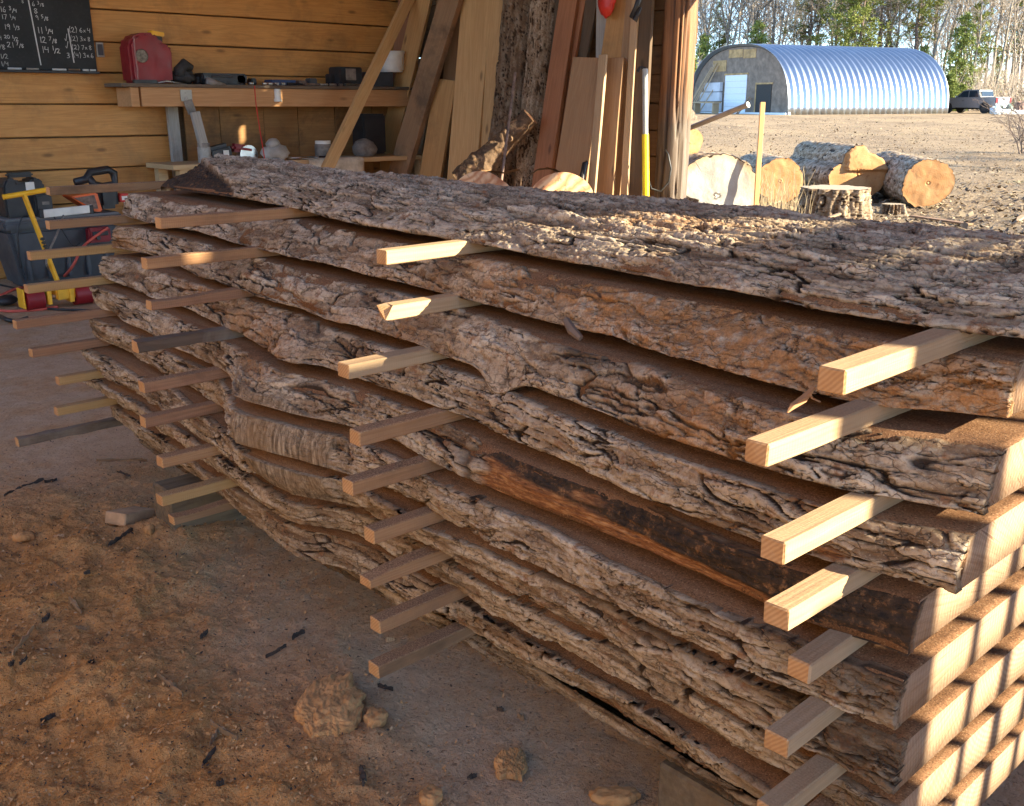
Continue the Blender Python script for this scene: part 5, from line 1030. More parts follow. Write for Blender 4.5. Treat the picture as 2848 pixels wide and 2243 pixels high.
MB().cyl(p, m_, .021, n=14).build('grey_sleeve', plain('grey_sleeve', (.36, .37, .36), .5), pole, smooth=True, auto=40); MB().cyl(m_, q, .026, .028, n=14).build('yellow_shaft', YELB, pole, smooth=True, auto=40); MB().tube([p, p + Vector((-.03, .02, .012)), p + Vector((-.05, .03, -.02))], .012).build('hook', BLACK, pole)
hb = [at_d(1803, 500, 7.95), at_d(1812, 526, 7.95), at_d(1838, 533, 7.95), at_d(1860, 506, 7.95), at_d(1866, 470, 7.95), at_d(1858, 430, 7.95), at_d(1850, 418, 7.98)]
tag(MB().tube(hb, .008, 6).build('rubber_hose', BLACK, smooth=True), 'thin black hose looped against the round post', 'hose')
p, q = at_x(1627, 456, 5.85), at_x(1599, 590, 5.7); q = q + (q - p) * .9; tag(MB().tube([p + Vector((.02, -.01, .01)), p, p.lerp(q, .5), q], [.018, .024, .02, .02], 8).build('axe_handle', BLACK, smooth=True), 'black handle leaning against the foot of the broad brown board', 'handle')
p = at_x(1688, 6, 6.2); tag(MB().sphere(p, (.10, .15, .22), 3, .16).sphere(p + Vector((.02, .03, .18)), (.09, .15, .25), 2, .15).build('red_bag', REDB, smooth=True), 'bright red cloth bag hanging at the top of the leaning boards', 'bag')
tag(MB().tube([at_x(1785, -30, 6.0), at_x(1770, 20, 5.98), at_x(1757, 48, 5.98), at_x(1766, 58, 5.98), at_x(1778, 20, 6.0)], .022, 6).build('black_strap', BLACK, smooth=True), 'black strap hanging in front of the dark board near the post', 'strap')

# ---------------------------------------------------------------- outside: yard, logs, huts, pickup, woods
def W2(r, f, z=None):
    p = RGT * r + FWD * f; p.z = float(ground_z(p.x, p.y)) if z is None else z; return p
def on_ground(u, v):
    z = 0.
    for _ in range(8): p = at_z(u, v, z); z = float(ground_z(p.x, p.y))
    return at_z(u, v, z)
t = NT('log_end'); v = t.coords('Object', rnd=False); sx = t.n('ShaderNodeSeparateXYZ'); t.put(sx.inputs[0], v)
rad = t.math('SQRT', t.math('ADD', t.math('MULTIPLY', sx.outputs[0], sx.outputs[0]), t.math('MULTIPLY', sx.outputs[1], sx.outputs[1])))
n = t.noise(v, 5, 6, .65, .5); ring = t.math('SINE', t.math('MULTIPLY', t.math('ADD', rad, t.math('MULTIPLY', n, .07)), 260.)); ring = t.math('MULTIPLY_ADD', ring, .5, .5)
oi = t.n('ShaderNodeObjectInfo')
c = t.mix(t.math('MULTIPLY', ring, .35), (.40, .19, .065), (.27, .105, .03)); c = t.mix(t.ramp(n, [(.42, 0.), (.62, .6)]), c, (.44, .25, .11)); c = t.mix(t.ramp(t.noise(v, 11, 5, .7), [(.58, 0.), (.68, .7)]), c, (.20, .065, .02))
ENDO = t.done(c, .8, t.bump(t.noise(v, 60, 4), .006, .5))
t = NT('weathered_end'); v = t.coords('Object', rnd=False); n = t.noise(v, 4, 6, .65); n2 = t.noise(v, 30, 5, .7)
sx = t.n('ShaderNodeSeparateXYZ'); t.put(sx.inputs[0], v); ang = t.math('ARCTAN2', sx.outputs[1], sx.outputs[0]); rad = t.math('SQRT', t.math('ADD', t.math('MULTIPLY', sx.outputs[0], sx.outputs[0]), t.math('MULTIPLY', sx.outputs[1], sx.outputs[1])))
cb_ = t.n('ShaderNodeCombineXYZ'); t.put(cb_.inputs[0], t.math('MULTIPLY', ang, 5.)); t.put(cb_.inputs[1], t.math('MULTIPLY', rad, 1.5)); rr_ = t.noise(cb_.outputs[0], 2.5, 3, .6, .4)
c = t.ramp(n, [(.3, (.24, .22, .195)), (.6, (.36, .345, .32)), (.8, (.44, .41, .36))]); c = t.mix(t.ramp(rad, [(.30, 0.), (.36, .9)]), c, (.34, .25, .15)); c = t.mix(t.ramp(n2, [(.6, 0.), (.75, .4)]), c, (.3, .26, .2)); c = t.mix(t.math('MULTIPLY', t.ramp(rr_, [(.30, .9), (.33, 0.)]), t.ramp(rad, [(.06, 0.), (.16, 1.)])), c, (.12, .10, .08))
ENDGREY = t.done(c, .85, t.bump(n2, .01, .5))
def log(name, label, c0, ax, L, r, seed, endm=ENDO, lobes=0, group='sawlogs lying in the yard', notch=None, notched=False):
    """bark cylinder from the visible sawn end c0 backwards along ax"""
    ax = Vector(ax).normalized(); root = thing(name, label, 'log', (0, 0, 0), 0, group)
    up = Vector((0, 0, 1)); s_ = ax.cross(up).normalized(); up = s_.cross(ax)
    n = 110; a = np.linspace(0, 2 * np.pi, n + 1); s = np.linspace(0, L, max(40, int(L / .022)))
    S, A = np.meshgrid(s, a, indexing='ij'); ca, sa = np.cos(A), np.sin(A)
    h, cr, fid = bark_height(S + seed, A * r * .6 + seed, seed, 1.7)
    w = sst(0, .5, A) * sst(2 * np.pi, 2 * np.pi - .5, A); h = h * (.25 + .75 * w)
    shape = 1 + .05 * np.sin(2 * A + seed) + .035 * np.sin(3 * A + seed * 2)
    if lobes: shape = shape - lobes * np.exp(-(np.angle(np.exp(1j * (A - 2.6))) / .22) ** 2) - lobes * .8 * np.exp(-(np.angle(np.exp(1j * (A - 1.2))) / .16) ** 2) + .07 * np.sin(4 * A + 1)
    if notched: shape = shape - .55 * np.exp(-(np.angle(np.exp(1j * (A - 3.4))) / .28) ** 2)
    rr = r * shape * (1 + .03 * fbm(S * 1.4, ca * 1.2 + seed, seed + 2, 3)) + h
    P = np.array(c0)[None, None] + np.array(ax) * S[..., None] + (rr * ca)[..., None] * np.array(s_) + (rr * sa)[..., None] * np.array(up)
    z0 = np.zeros_like(h)
    link('bark', np_mesh('bark', P, grid_quads(*S.shape), mats=[BARK], smooth=True, attrs={'relief': np.stack([cr, fid, z0], -1).reshape(-1, 3), 'state': np.stack([z0] * 3, -1).reshape(-1, 3)}), root)
    M = Matrix((s_, up, -ax)).transposed().to_4x4(); M.translation = Vector(c0)
    for e, off, nm_ in ((0, .004, 'cut_end'), (-1, -.004, 'far_end')):
        k = 16; pr = (rr[e] * .985)[:-1]; co = [(0, 0, 0)] if True else 0; co = []
        for i in range(1, k + 1):
            f_ = i / k; zz = .012 * fbm(pr * f_ * ca[e][:-1] * 6 + seed, pr * f_ * sa[e][:-1] * 6, seed + 9, 3) + (.05 * ((f_ * sa[e][:-1] * pr > r * .15) & (f_ * ca[e][:-1] * pr > -r * .5)) if lobes else 0)
            co += list(np.stack([pr * f_ * ca[e][:-1], pr * f_ * sa[e][:-1], zz * (1 if i < k else .3) + off - (0 if e == 0 else L)], -1))
        m = n; q = [[(i - 1) * m + j, (i - 1) * m + (j + 1) % m, i * m + (j + 1) % m, i * m + j] for i in range(1, k) for j in range(m)]
        co.append((0, 0, off - (0 if e == 0 else L))); tr = [[k * m, j, (j + 1) % m] for j in range(m)]
        link(nm_, np_mesh(nm_, co, q, tr, mats=[endm if e == 0 else ENDO], smooth=False), root, M)
    return root
def end_c(u, v, vb, rpx=None):
    g = on_ground(u, vb); d = math.hypot(g.x, g.y); p = at_d(u, v, d); return p, d
# axes point away from the sawn end, in terms of camera right / forward
def axis_(r, f): return RGT * r + FWD * f
p, d = end_c(2170, 503, 569); log('log', 'sawlog with a round orange end showing a darker heart, second from the post', p, axis_(0, 1), 1.55, px(64, p), 21)
p, d = end_c(2388, 486, 557); log('log', 'largest sawlog, its pale end split by a deep crack and lobed bark', p, axis_(-.1, .99), 1.9, px(76, p), 33, lobes=.12)
p, d = end_c(2580, 510, 577); log('log', 'rightmost sawlog with a plain golden round end', p, axis_(.12, .99), 2.3, px(67, p), 45)
g = at_d(1994, 545, 9.2); log('log', 'large weathered grey sawn end with a dark notch, beside the round post', g, axis_(-.1, .99), .5, px(116, g), 57, endm=ENDGREY, notched=True)
p = on_ground(1918, 428); p = at_d(1918, 393, math.hypot(p.x, p.y)); log('log', 'short log end with an orange sawn top, behind the grey end near the post', p + Vector((0, 0, -.05)), axis_(-.3, .95), .8, px(40, p), 63)
p = on_ground(1905, 420); p = at_d(1910, 345, math.hypot(p.x, p.y) + .6); log('log', 'bark-covered log showing above the others, partly behind the post', p, axis_(-.5, .86), 1.4, px(42, p), 71, endm=plain('old_end', (.16, .12, .085), .9, var=.4, sc=14, bump=.5))
# stump
def stump(name, label, u, vb, vt, wpx, seed, mat_end):
    g = on_ground(u, vb); h = at_d(u, vt, math.hypot(g.x, g.y)).z - g.z; r = px(wpx / 2, g); root = thing(name, label, 'stump', (0, 0, 0), 0, 'cut stumps in the yard')
    n = 120; a = np.linspace(0, 2 * np.pi, n + 1); s = np.linspace(-.05, h, 60); S, A = np.meshgrid(s, a, indexing='ij')
    hh, cr, fid = bark_height(S * .8 + seed, A * r + seed, seed, 3.2); w = sst(0, .5, A) * sst(2 * np.pi, 2 * np.pi - .5, A); hh = hh * (.3 + .7 * w)
    rr = r * (1 + .12 * (1 - S / h) ** 2 + .04 * np.sin(3 * A + seed) + .03 * np.sin(7 * A)) + hh + .02 * np.sin(A * 16 + 3 * fbm(S * 2, A, seed, 2))
    P = np.stack([g.x + rr * np.cos(A), g.y + rr * np.sin(A), g.z + S], -1); z0 = np.zeros_like(hh)
    link('bark', np_mesh('bark', P, grid_quads(*S.shape), mats=[BARK], smooth=True, attrs={'relief': np.stack([cr, fid * .8, z0], -1).reshape(-1, 3), 'state': np.stack([z0, z0, z0 + .1], -1).reshape(-1, 3)}), root)
    top = np.concatenate([P[-1][:-1] + np.array([0, 0, .002]), [[g.x, g.y, g.z + h + .012]]]); link('cut_top', np_mesh('cut_top', top, tris=[[k, (k + 1) % n, n] for k in range(n)], mats=[mat_end]), root)
stump('stump', 'broad upright stump with ridged reddish bark in front of the largest sawlog', 2316, 612, 522, 176, 81, ENDGREY)
stump('stump', 'small low weathered stump at the foot of the rightmost sawlog', 2480, 592, 568, 52, 87, ENDGREY)
# stake, pipe, loose boards
a = at_d(2121, 285, 9.3); b = at_d(2103, 600, 9.15); b = b + (b - a) * ((b.z) / (a.z - b.z))
board('wooden_stake', b, a, .042, .03, -FWD, PINE, 'thin tall pale wooden stake standing between the logs', 'stake', bev=.003, wob=.004)
p, q = at_d(1880, 372, 8.7), at_d(2080, 292, 8.3); pp = thing('metal_pipe', 'grey metal pipe sticking out past the round post', 'pipe', (0, 0, 0)); MB().cyl(p + (p - q) * .5, q, .021, n=14).build('tube', plain('grey_pipe', (.26, .23, .20), .5, .3), pp, smooth=True, auto=40); MB().cyl(q, q + (q - p).normalized() * .004, .023, n=14).build('rim', WHITE, pp)
for (u0, v0, u1, v1, w, m_, lab, lift) in ((2215, 640, 2337, 594, .05, PALE, 'pale stick leaning against the foot of the broad stump', .22), (2535, 604, 2700, 628, .08, GREYB, 'dark weathered board lying on the ground right of the small stump', 0), (2100, 590, 2170, 560, .02, PALE, 'thin twig-like lath by the foot of the stake', .1), (1900, 560, 1925, 530, .03, PALE, 'pale splinter of wood beside the round post', .2), (2822, 620, 2850, 600, .07, PALE, 'short pale offcut at the right edge of the yard', 0.02)):
    a, b = on_ground(u0, v0), on_ground(u1, v1)
    if lift: b = at_d(u1, v1, math.hypot(a.x, a.y) + .25)
    a.z += .012; b.z += .012 if not lift else 0
    board('loose_stick' if w < .06 else 'loose_board', a, b, w, .022, (0, 0, 1), m_, lab, 'stick' if w < .06 else 'board')

# quonset huts
ALU = None
t = NT('galvanised_sheet'); v = t.coords('Object'); n = t.noise(v, .6, 5, .6); n2 = t.noise(v, 14, 4, .6)
ALU = t.done(t.ramp(n, [(.3, (.36, .40, .46)), (.7, (.45, .49, .54))]), t.ramp(n2, [(.3, .32), (.7, .42)]), metal=.95)
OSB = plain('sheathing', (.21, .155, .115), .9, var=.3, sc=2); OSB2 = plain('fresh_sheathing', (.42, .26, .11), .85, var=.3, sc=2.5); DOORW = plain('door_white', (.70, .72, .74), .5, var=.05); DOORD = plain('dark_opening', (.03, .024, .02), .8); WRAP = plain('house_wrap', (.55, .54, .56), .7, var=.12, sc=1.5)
def hut(label, B, Ldir, L, W, Hh, door=True):
    root = thing('quonset_hut', label, 'metal hut', (0, 0, 0), 0, 'arched metal huts')
    e1 = Vector((*Ldir, 0)).normalized(); e2 = Vector((-e1.y, e1.x, 0)); up = Vector((0, 0, 1)); B = Vector(B); C0 = B + e2 * W / 2
    nr = int(round(L / .61)); per = 8; s = np.linspace(0, nr * .61, nr * per + 1); a = np.linspace(0, np.pi, 49)
    S, A = np.meshgrid(s, a, indexing='ij'); ph = (S / .61) % 1.
    cor = .12 * np.clip(np.abs(ph - .5) * 4 - 1, -.85, .85)
    # tall arch: straight-ish legs, round top
    ex = .82; cx = -np.sign(np.cos(A)) * np.abs(np.cos(A)) ** ex; cz = np.sin(A) ** ex
    X = cx * (W / 2 + cor); Z = cz * (Hh + cor)
    P = np.array(C0)[None, None] + np.array(e1) * S[..., None] - X[..., None] * np.array(-e2) * 1 + Z[..., None] * np.array(up)
    me = np_mesh('arched_shell', P, grid_quads(*S.shape), mats=[ALU], smooth=False); o = link('arched_shell', me, root)
    md = o.modifiers.new('t', 'SOLIDIFY'); md.thickness = .01
    # end wall sits a little inside the shell
    def wp(y, z, d=.35): return C0 + e1 * d + e2 * y + up * z
    def arch_poly(ins): return [wp(float(-np.sign(np.cos(q)) * abs(np.cos(q)) ** ex) * (W / 2 - ins), float(np.sin(q) ** ex) * (Hh - ins)) for q in np.linspace(0, math.pi, 41)]
    mb = MB(); f = mb.bm.faces.new([mb.bm.verts.new(p) for p in arch_poly(.14)]); r = bmesh.ops.extrude_face_region(mb.bm, geom=[f]); bmesh.ops.translate(mb.bm, verts=[g for g in r['geom'] if isinstance(g, bmesh.types.BMVert)], vec=e1 * .12); mb.build('end_wall', OSB, root)
    Mx = Matrix((e2, -e1, up)).transposed().to_4x4()
    def slab_(name, y0, y1, z0, z1, dep, mat, d=.33):
        M = Mx.copy(); M.translation = wp((y0 + y1) / 2, (z0 + z1) / 2, d); return MB().box((0, 0, 0), (abs(y1 - y0), dep, z1 - z0)).build(name, mat, root, mtx=M)
    slab_('sill', -W / 2, W / 2, -.1, .16, .5, DOORW, .1)
    if door:
        # picture positions on the end wall: fractions of the arch from left (+e2) to right (-e2)
        dz = slab_('garage_door', 1.9, -1.2, .1, 3.15, .06, DOORW)
        for k in range(1, 6): slab_('door_panel_line', 1.9, -1.2, .1 + k * .508, .1 + k * .508 + .03, .02, WRAP, .295)
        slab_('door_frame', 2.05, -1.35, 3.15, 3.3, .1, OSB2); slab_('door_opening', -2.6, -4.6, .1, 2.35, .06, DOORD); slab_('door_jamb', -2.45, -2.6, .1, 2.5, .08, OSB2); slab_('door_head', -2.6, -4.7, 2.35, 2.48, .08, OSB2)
        for (y0, y1, z0, z1) in ((5.6, 2.2, .2, 1.0), (5.2, 2.2, 1.06, 1.8), (4.6, 2.2, 1.86, 2.6)): slab_('wrapped_bundle', y0, y1, z0, z1, .3, WRAP, .15)
        for (y0, y1, z0, z1) in ((1.6, -.4, 4.55, 5.2), (-.5, -2.2, 4.45, 5.15), (3.9, 1.9, 3.5, 4.4)): slab_('sheathing_panel', y0, y1, z0, z1, .03, OSB2)
        for i, (y0, y1, zt3) in enumerate(((6.3, 4.2, 3.6), (6.0, 3.9, 3.9), (5.6, 3.5, 4.1), (5.3, 3.2, 4.2), (4.9, 2.9, 4.0), (3.9, 3.1, 2.4), (-1.7, -1.95, 1.4), (-1.9, -2.2, 1.3))):
            board('long_pole' if False else 'lumber_pole', wp(y0, .02, -.9), wp(y1, zt3, .2), .09, .05, -e1, PALE if i < 6 else GREYB, 'pale pole leaning on the end wall of the hut, number %s from the left' % ['one', 'two', 'three', 'four', 'five', 'six', 'seven', 'eight'][i] if False else 'long pale pole leaning on the end wall of the near hut' if i < 6 else 'short dark board leaning beside the garage door of the near hut', 'pole' if i < 6 else 'board', 'poles leaning on the hut wall' if i < 6 else 'short boards beside the garage door', seg=2, wob=0)
        st = thing('lumber_stack', 'small stack of pale lumber blocks in front of the near hut', 'lumber stack', (0, 0, 0))
        for k in range(7):
            M = Mx.copy(); M.translation = wp(5.6 + random.uniform(-.05, .05), .12 + k * .19, -1.6); MB().box((0, 0, 0), (.75 - .06 * k, .5, .17)).build('block', PALE, st, mtx=M)
        tb_ = thing('trestle_table', 'low makeshift table of planks in front of the garage door', 'table', (0, 0, 0))
        M = Mx.copy(); M.translation = wp(2.0, .95, -1.4); MB().box((0, 0, 0), (3.4, .7, .12)).build('table_top', PALE, tb_, mtx=M)
        for y in (3.4, .6): M = Mx.copy(); M.translation = wp(y, .43, -1.4); MB().box((0, 0, 0), (.14, .6, .9)).build('leg', PALE, tb_, mtx=M)
    return root
def rf(r, f): p = RGT * r + FWD * f; return p
Bp = rf(21.5, 81.2); Ld = RGT * 15.2 + FWD * 6.4; Bp.z = float(ground_z(Bp.x, Bp.y))
hut('near arched corrugated metal hut with a white garage door in its end wall', Bp, (Ld.x, Ld.y), 16.5, 14.4, 5.5)
B2 = rf(13.2, 103); B2.z = float(ground_z(B2.x, B2.y)) ; hut('second arched metal hut, mostly hidden behind the near one', B2, (Ld.x, Ld.y), 16.5, 14.4, 5.2, False)

# pickup -------------------------------------------------
def pickup(pos, yaw):
    PAINT = plain('truck_paint', (.22, .22, .225), .35, .35, var=.06); GLASS = plain('car_glass', (.02, .03, .04), .12, 0, var=.1); TYRE2 = plain('dark_rim', (.06, .06, .06), .4, .6); TYRE = plain('tyre', (.015, .015, .015), .8); LAMP = plain('tail_lamp', (.30, .01, .01), .25); CHROME = plain('chrome', (.6, .6, .6), .2, 1.)
    root = thing('pickup_truck', 'silver grey crew-cab pickup truck parked past the right end of the near hut', 'pickup truck', pos, yaw)
    W = 1.95
    body = [(-2.9, .55), (-2.9, 1.08), (-2.75, 1.18), (-1.35, 1.28), (-.55, 1.30), (2.85, 1.32), (2.92, .62)]
    def arch(cx, r=.50, n=9): return [(cx + r * math.cos(q), .42 + r * math.sin(q)) for q in np.linspace(math.pi, 0, n)]
    low = [(2.92, .55), (2.4, .5)] + arch(1.85)[::-1] + [(1.0, .45), (-1.2, .45)] + arch(-1.85)[::-1] + [(-2.5, .5)]
    MB().prism(body + low, W, bev=.03).build('body', PAINT, root, smooth=True, auto=35)
    cab = [(-1.25, 1.27), (-.45, 1.88), (-.1, 1.94), (.95, 1.93), (1.15, 1.88), (1.32, 1.30)]
    bm = MB(); bm.prism(cab, W * .86, bev=.05); bm.build('cab', PAINT, root, smooth=True, auto=35)
    for sgn in (-1, 1):
        for pl in ([(-1.0, 1.32), (-.42, 1.80), (.08, 1.83), (.08, 1.32)], [(.16, 1.32), (.16, 1.83), (.9, 1.82), (1.08, 1.34)]): MB().prism(pl, .02, Matrix.Translation((0, sgn * W * .432, 0))).build('side_window', GLASS, root)
        m_ = MB().box((-.95, sgn * (W / 2 + .12), 1.36), (.12, .22, .2), bev=.04).build('wing_mirror', CHROME, root)
        for x in (-1.85, 1.85):
            wl_ = MB().cyl((x, sgn * (W / 2 - .26), .42), (x, sgn * (W / 2 - .0), .42), .42, n=24).build('tyre', TYRE, root, smooth=True, auto=40); MB().cyl((x, sgn * (W / 2 - .02), .42), (x, sgn * (W / 2 + .012), .42), .22, n=16).build('rim', TYRE2, root, smooth=True, auto=40)
        MB().box((2.90, sgn * (W / 2 - .1), 1.05), (.07, .18, .42), bev=.02).build('tail_light', LAMP, root)
        MB().box((-2.88, sgn * (W / 2 - .2), 1.0), (.07, .35, .16), bev=.02).build('headlight', CHROME, root)
        for x in (-.3, .75): MB().box((x, sgn * (W / 2 + .012), 1.08), (.18, .02, .035)).build('door_handle', CHROME, root)
    M = Matrix.Translation((1.28, 0, 1.6)) @ Matrix.Rotation(R(-12), 4, 'Y'); MB().box((0, 0, 0), (.03, W * .74, .42)).build('rear_window', GLASS, root, mtx=M)
    M = Matrix.Translation((-.86, 0, 1.60)) @ Matrix.Rotation(R(52), 4, 'Y'); MB().box((0, 0, 0), (.03, W * .76, .72)).build('windscreen', GLASS, root, mtx=M)
    MB().box((2.91, 0, 1.02), (.06, W * .76, .56), bev=.02).build('tailgate', PAINT, root); MB().box((2.98, 0, .56), (.16, W * .98, .2), bev=.03).build('bumper', CHROME, root)
    MB().box((2.95, 0, 1.16), (.03, .3, .08), bev=.01).build('tailgate_handle', TYRE, root); MB().box((3.065, 0, .58), (.01, .32, .14)).build('number_plate', WHITE, root)
    MB().box((0, 0, .45), (4.6, 1.2, .25), bev=.02).build('chassis', TYRE, root)
g = on_ground(2690, 313); d_ = 98; p = at_d(2704, 312, d_); pz = float(ground_z(p.x, p.y)); pickup((p.x, p.y, pz), AZ - R(90) + R(-62) )
# covered materials beyond the pickup and beside the hut
TARP = plain('pale_tarp', (.50, .56, .60), .6, var=.2); GREENT = plain('green_tarp', (.14, .20, .16), .7, var=.2); BRN = plain('scrap', (.20, .12, .09), .9, var=.4)
for (u0, u1, v0, v1, m_, lab, dd, jit) in ((2754, 2786, 297, 311, TARP, 'crumpled bluish tarp on the ground right of the pickup', 92, .2), (2784, 2822, 303, 312, WHITE, 'low white wrapped slab on the ground right of the pickup', 93, .0), (2798, 2818, 291, 303, GREENT, 'dull green tank behind the white wrapped slab', 96, .05), (2818, 2850, 306, 313, TARP, 'pale sheet lying at the right edge of the yard', 94, .0), (2606, 2626, 262, 312, BRN, 'rusty stacked machinery at the far corner of the near hut', 96, .12), (2742, 2800, 290, 306, DGREY, 'dark covered pile behind the bluish tarp', 99, .15), (2822, 2850, 285, 306, BRN, 'brown brush and scrap pile at the right edge behind the pale sheet', 98, .25)):
    a, b = at_d(u0, v0, dd), at_d(u1, v1, dd); zg = float(ground_z(b.x, b.y)); w_ = (Vector((a.x, a.y, 0)) - Vector((b.x, b.y, 0))).length; h_ = max(.25, a.z - zg); c = (a + b) / 2; c.z = zg + h_ / 2 - .02
    mb = MB(); Rz = Matrix.Rotation(AZ - R(90), 4, 'Z')
    if jit: mb.sphere((0, 0, 0), (w_ * 1.05, w_ * .8, h_ * 1.15), 3, jit)
    else: mb.box((0, 0, 0), (w_, w_ * .6, h_), bev=.04)
    tag(mb.build('covered_pile' if jit else 'wrapped_stack', m_, mtx=Matrix.Translation(c) @ Rz), lab, 'pile' if jit else 'stack')
# haze of litter: leaves and chips on the yard
def litter(name, n, gen, mats, kind, label, size):
    co = []; q = []; mi = []
    for i in range(n):
        x, y = gen(); s = random.uniform(*size); a = random.uniform(0, 6.28); z = gz(x, y) + .004
        e1 = Vector((math.cos(a), math.sin(a), random.uniform(-.5, .6))) * s; e2 = Vector((-math.sin(a), math.cos(a), random.uniform(-.5, .5))) * s * random.uniform(.25, .7)
        c = Vector((x, y, z + abs(e1.z) * .8 + abs(e2.z) * .6)); b = len(co); k = Vector((0, 0, s * .25))
        co += [c - e1, c - e2 + k * .3, c + e1 + k, c + e2]; q.append([b, b + 1, b + 2, b + 3]); mi.append(random.randrange(len(mats)))
    o = link(name, np_mesh(name, co, q, mats=mats, midx=mi)); return tag(o, label, None, None, kind)
CHIPD = plain('dark_scrap', (.05, .033, .022), .9, var=.4)
def yard():
    f = 7.5 * (random.random() * 4.5 + 1) ** 1.0; f = 8 + 42 * random.random() ** 1.8; r = f * random.uniform(.13, .56); p = RGT * r + FWD * f; return (p.x, p.y) if p.x > 6.9 else yard()
LEAVES = [plain('dead_leaf', (.17, .11, .06), .8, var=.3), plain('pale_leaf', (.30, .22, .13), .8, var=.2), plain('dark_leaf', (.075, .05, .033), .85, var=.3), plain('chip', (.36, .26, .16), .8, var=.2)]
litter('leaf_litter', 22000, yard, LEAVES, 'stuff', 'dead leaves and wood chips strewn over the yard', (.008, .034))
def yard2(): f = 10 + 60 * random.random(); r = f * random.uniform(.13, .56); p = RGT * r + FWD * f; return (p.x, p.y) if p.x > 6.9 else yard2()
litter('clod_litter', 2500, yard2, LEAVES[1:3], 'stuff', 'larger scraps of bark and dirt on the yard', (.02, .07))
def yard3(): f = 8.5 + 9 * random.random(); r = f * random.uniform(.14, .56); p = RGT * r + FWD * f; return (p.x, p.y) if p.x > 6.9 else yard3()
litter('bark_scraps', 3800, yard3, [LEAVES[2], LEAVES[0], CHIPD, LEAVES[1]], 'stuff', 'dark bark scraps and leaves on the ground round the logs', (.015, .055))
# dry weeds near the stump
co = []; q = []
for i in range(170):
    g_ = on_ground(random.gauss(2165, 42), random.uniform(575, 640)); h = random.uniform(.12, .55); a = random.uniform(0, 6.28); l = Vector((math.cos(a), math.sin(a), 0)) * random.uniform(.02, .28) * h * 1.2; w = RGT * .0035; b = len(co)
    m1 = g_ + Vector((0, 0, h * .6)) + l * .35; m2 = g_ + Vector((0, 0, h)) + l
    co += [g_ - w, g_ + w, m1 + w * .8, m1 - w * .8, m2 + w * .4, m2 - w * .4]; q += [[b, b + 1, b + 2, b + 3], [b + 3, b + 2, b + 4, b + 5]]
tag(link('dry_weeds', np_mesh('dry_weeds', co, q, mats=[plain('straw', (.42, .31, .17), .85, var=.25), LEAVES[1]], midx=[random.randrange(2) for _ in q])), 'thin dry weeds between the stake and the broad stump', None, None, 'stuff')

# ---------------------------------------------------------------- the woods
BARKT = plain('tree_bark', (.27, .225, .18), .95, var=.35, sc=3); TWIG = plain('twig', (.36, .295, .235), .95, var=.3, sc=2)
PBARK = plain('pine_bark', (.15, .105, .08), .95, var=.35, sc=3)
def leafmat(name, a, b):
    t = NT(name); v = t.coords('Object'); oi = t.n('ShaderNodeNewGeometry'); n = t.noise(v, .7, 3, .6)
    c = t.mix(t.math('ADD', t.math('MULTIPLY', oi.outputs['Random Per Island'], .6), t.math('MULTIPLY', n, .4)), a, b); return t.done(c, .7, spec=.3)
NEEDLE = leafmat('pine_needles', (.075, .10, .018), (.22, .235, .04)); NEEDLEB = leafmat('young_needles', (.10, .14, .025), (.22, .24, .055))
class Tubes:
    def __init__(s): s.co = []; s.q = []
    def seg(s, p, q, r0, r1, n=4):
        d = (q - p).normalized(); u = d.orthogonal().normalized(); v = d.cross(u); b = len(s.co)
        for c, r in ((p, r0), (q, r1)):
            for k in range(n): a = 6.2832 * k / n; s.co.append(c + u * math.cos(a) * r + v * math.sin(a) * r)
        for k in range(n): s.q.append((b + k, b + (k + 1) % n, b + n + (k + 1) % n, b + n + k))
def bare_tree(seed, H, r0, fork=.35, spread=1.):
    rd = random.Random(seed); tr = Tubes(); tw = Tubes()
    def grow(p, d, L, r, lev):
        n = max(2, int(L / (.9 if lev < 2 else .5))); cur = p
        for i in range(n):
            f = i / n; nd = (d + Vector((rd.gauss(0, .07 + .05 * lev), rd.gauss(0, .07 + .05 * lev), .05 + .02 * lev))).normalized(); q = cur + nd * L / n
            ra, rb = r * (1 - .75 * f), r * (1 - .75 * (f + 1 / n)); (tr if lev < 2 else tw).seg(cur, q, max(ra, .012), max(rb, .010), 5 if lev == 0 else 3)
            if lev < 3 and (f > fork * (lev == 0)) and L > .5:
                for _ in range(3 if lev == 0 else rd.choice((1, 2, 2))):
                    a = rd.uniform(0, 6.28); side = (nd.orthogonal().normalized()); side = (Matrix.Rotation(a, 3, nd) @ side)
                    bd = (nd * rd.uniform(.35, .9) + side * rd.uniform(.5, 1.) * spread).normalized(); grow(q, bd, L * rd.uniform(.22, .42) * (1.1 - .5 * f), max(rb * .5, .012), lev + 1)
            cur = q; d = nd
    grow(Vector((0, 0, -.3)), Vector((rd.gauss(0, .04), rd.gauss(0, .04), 1)), H, r0, 0)
    return np_mesh('trunk', tr.co, tr.q, mats=[BARKT], smooth=True), np_mesh('twigs', tw.co, tw.q, mats=[TWIG])
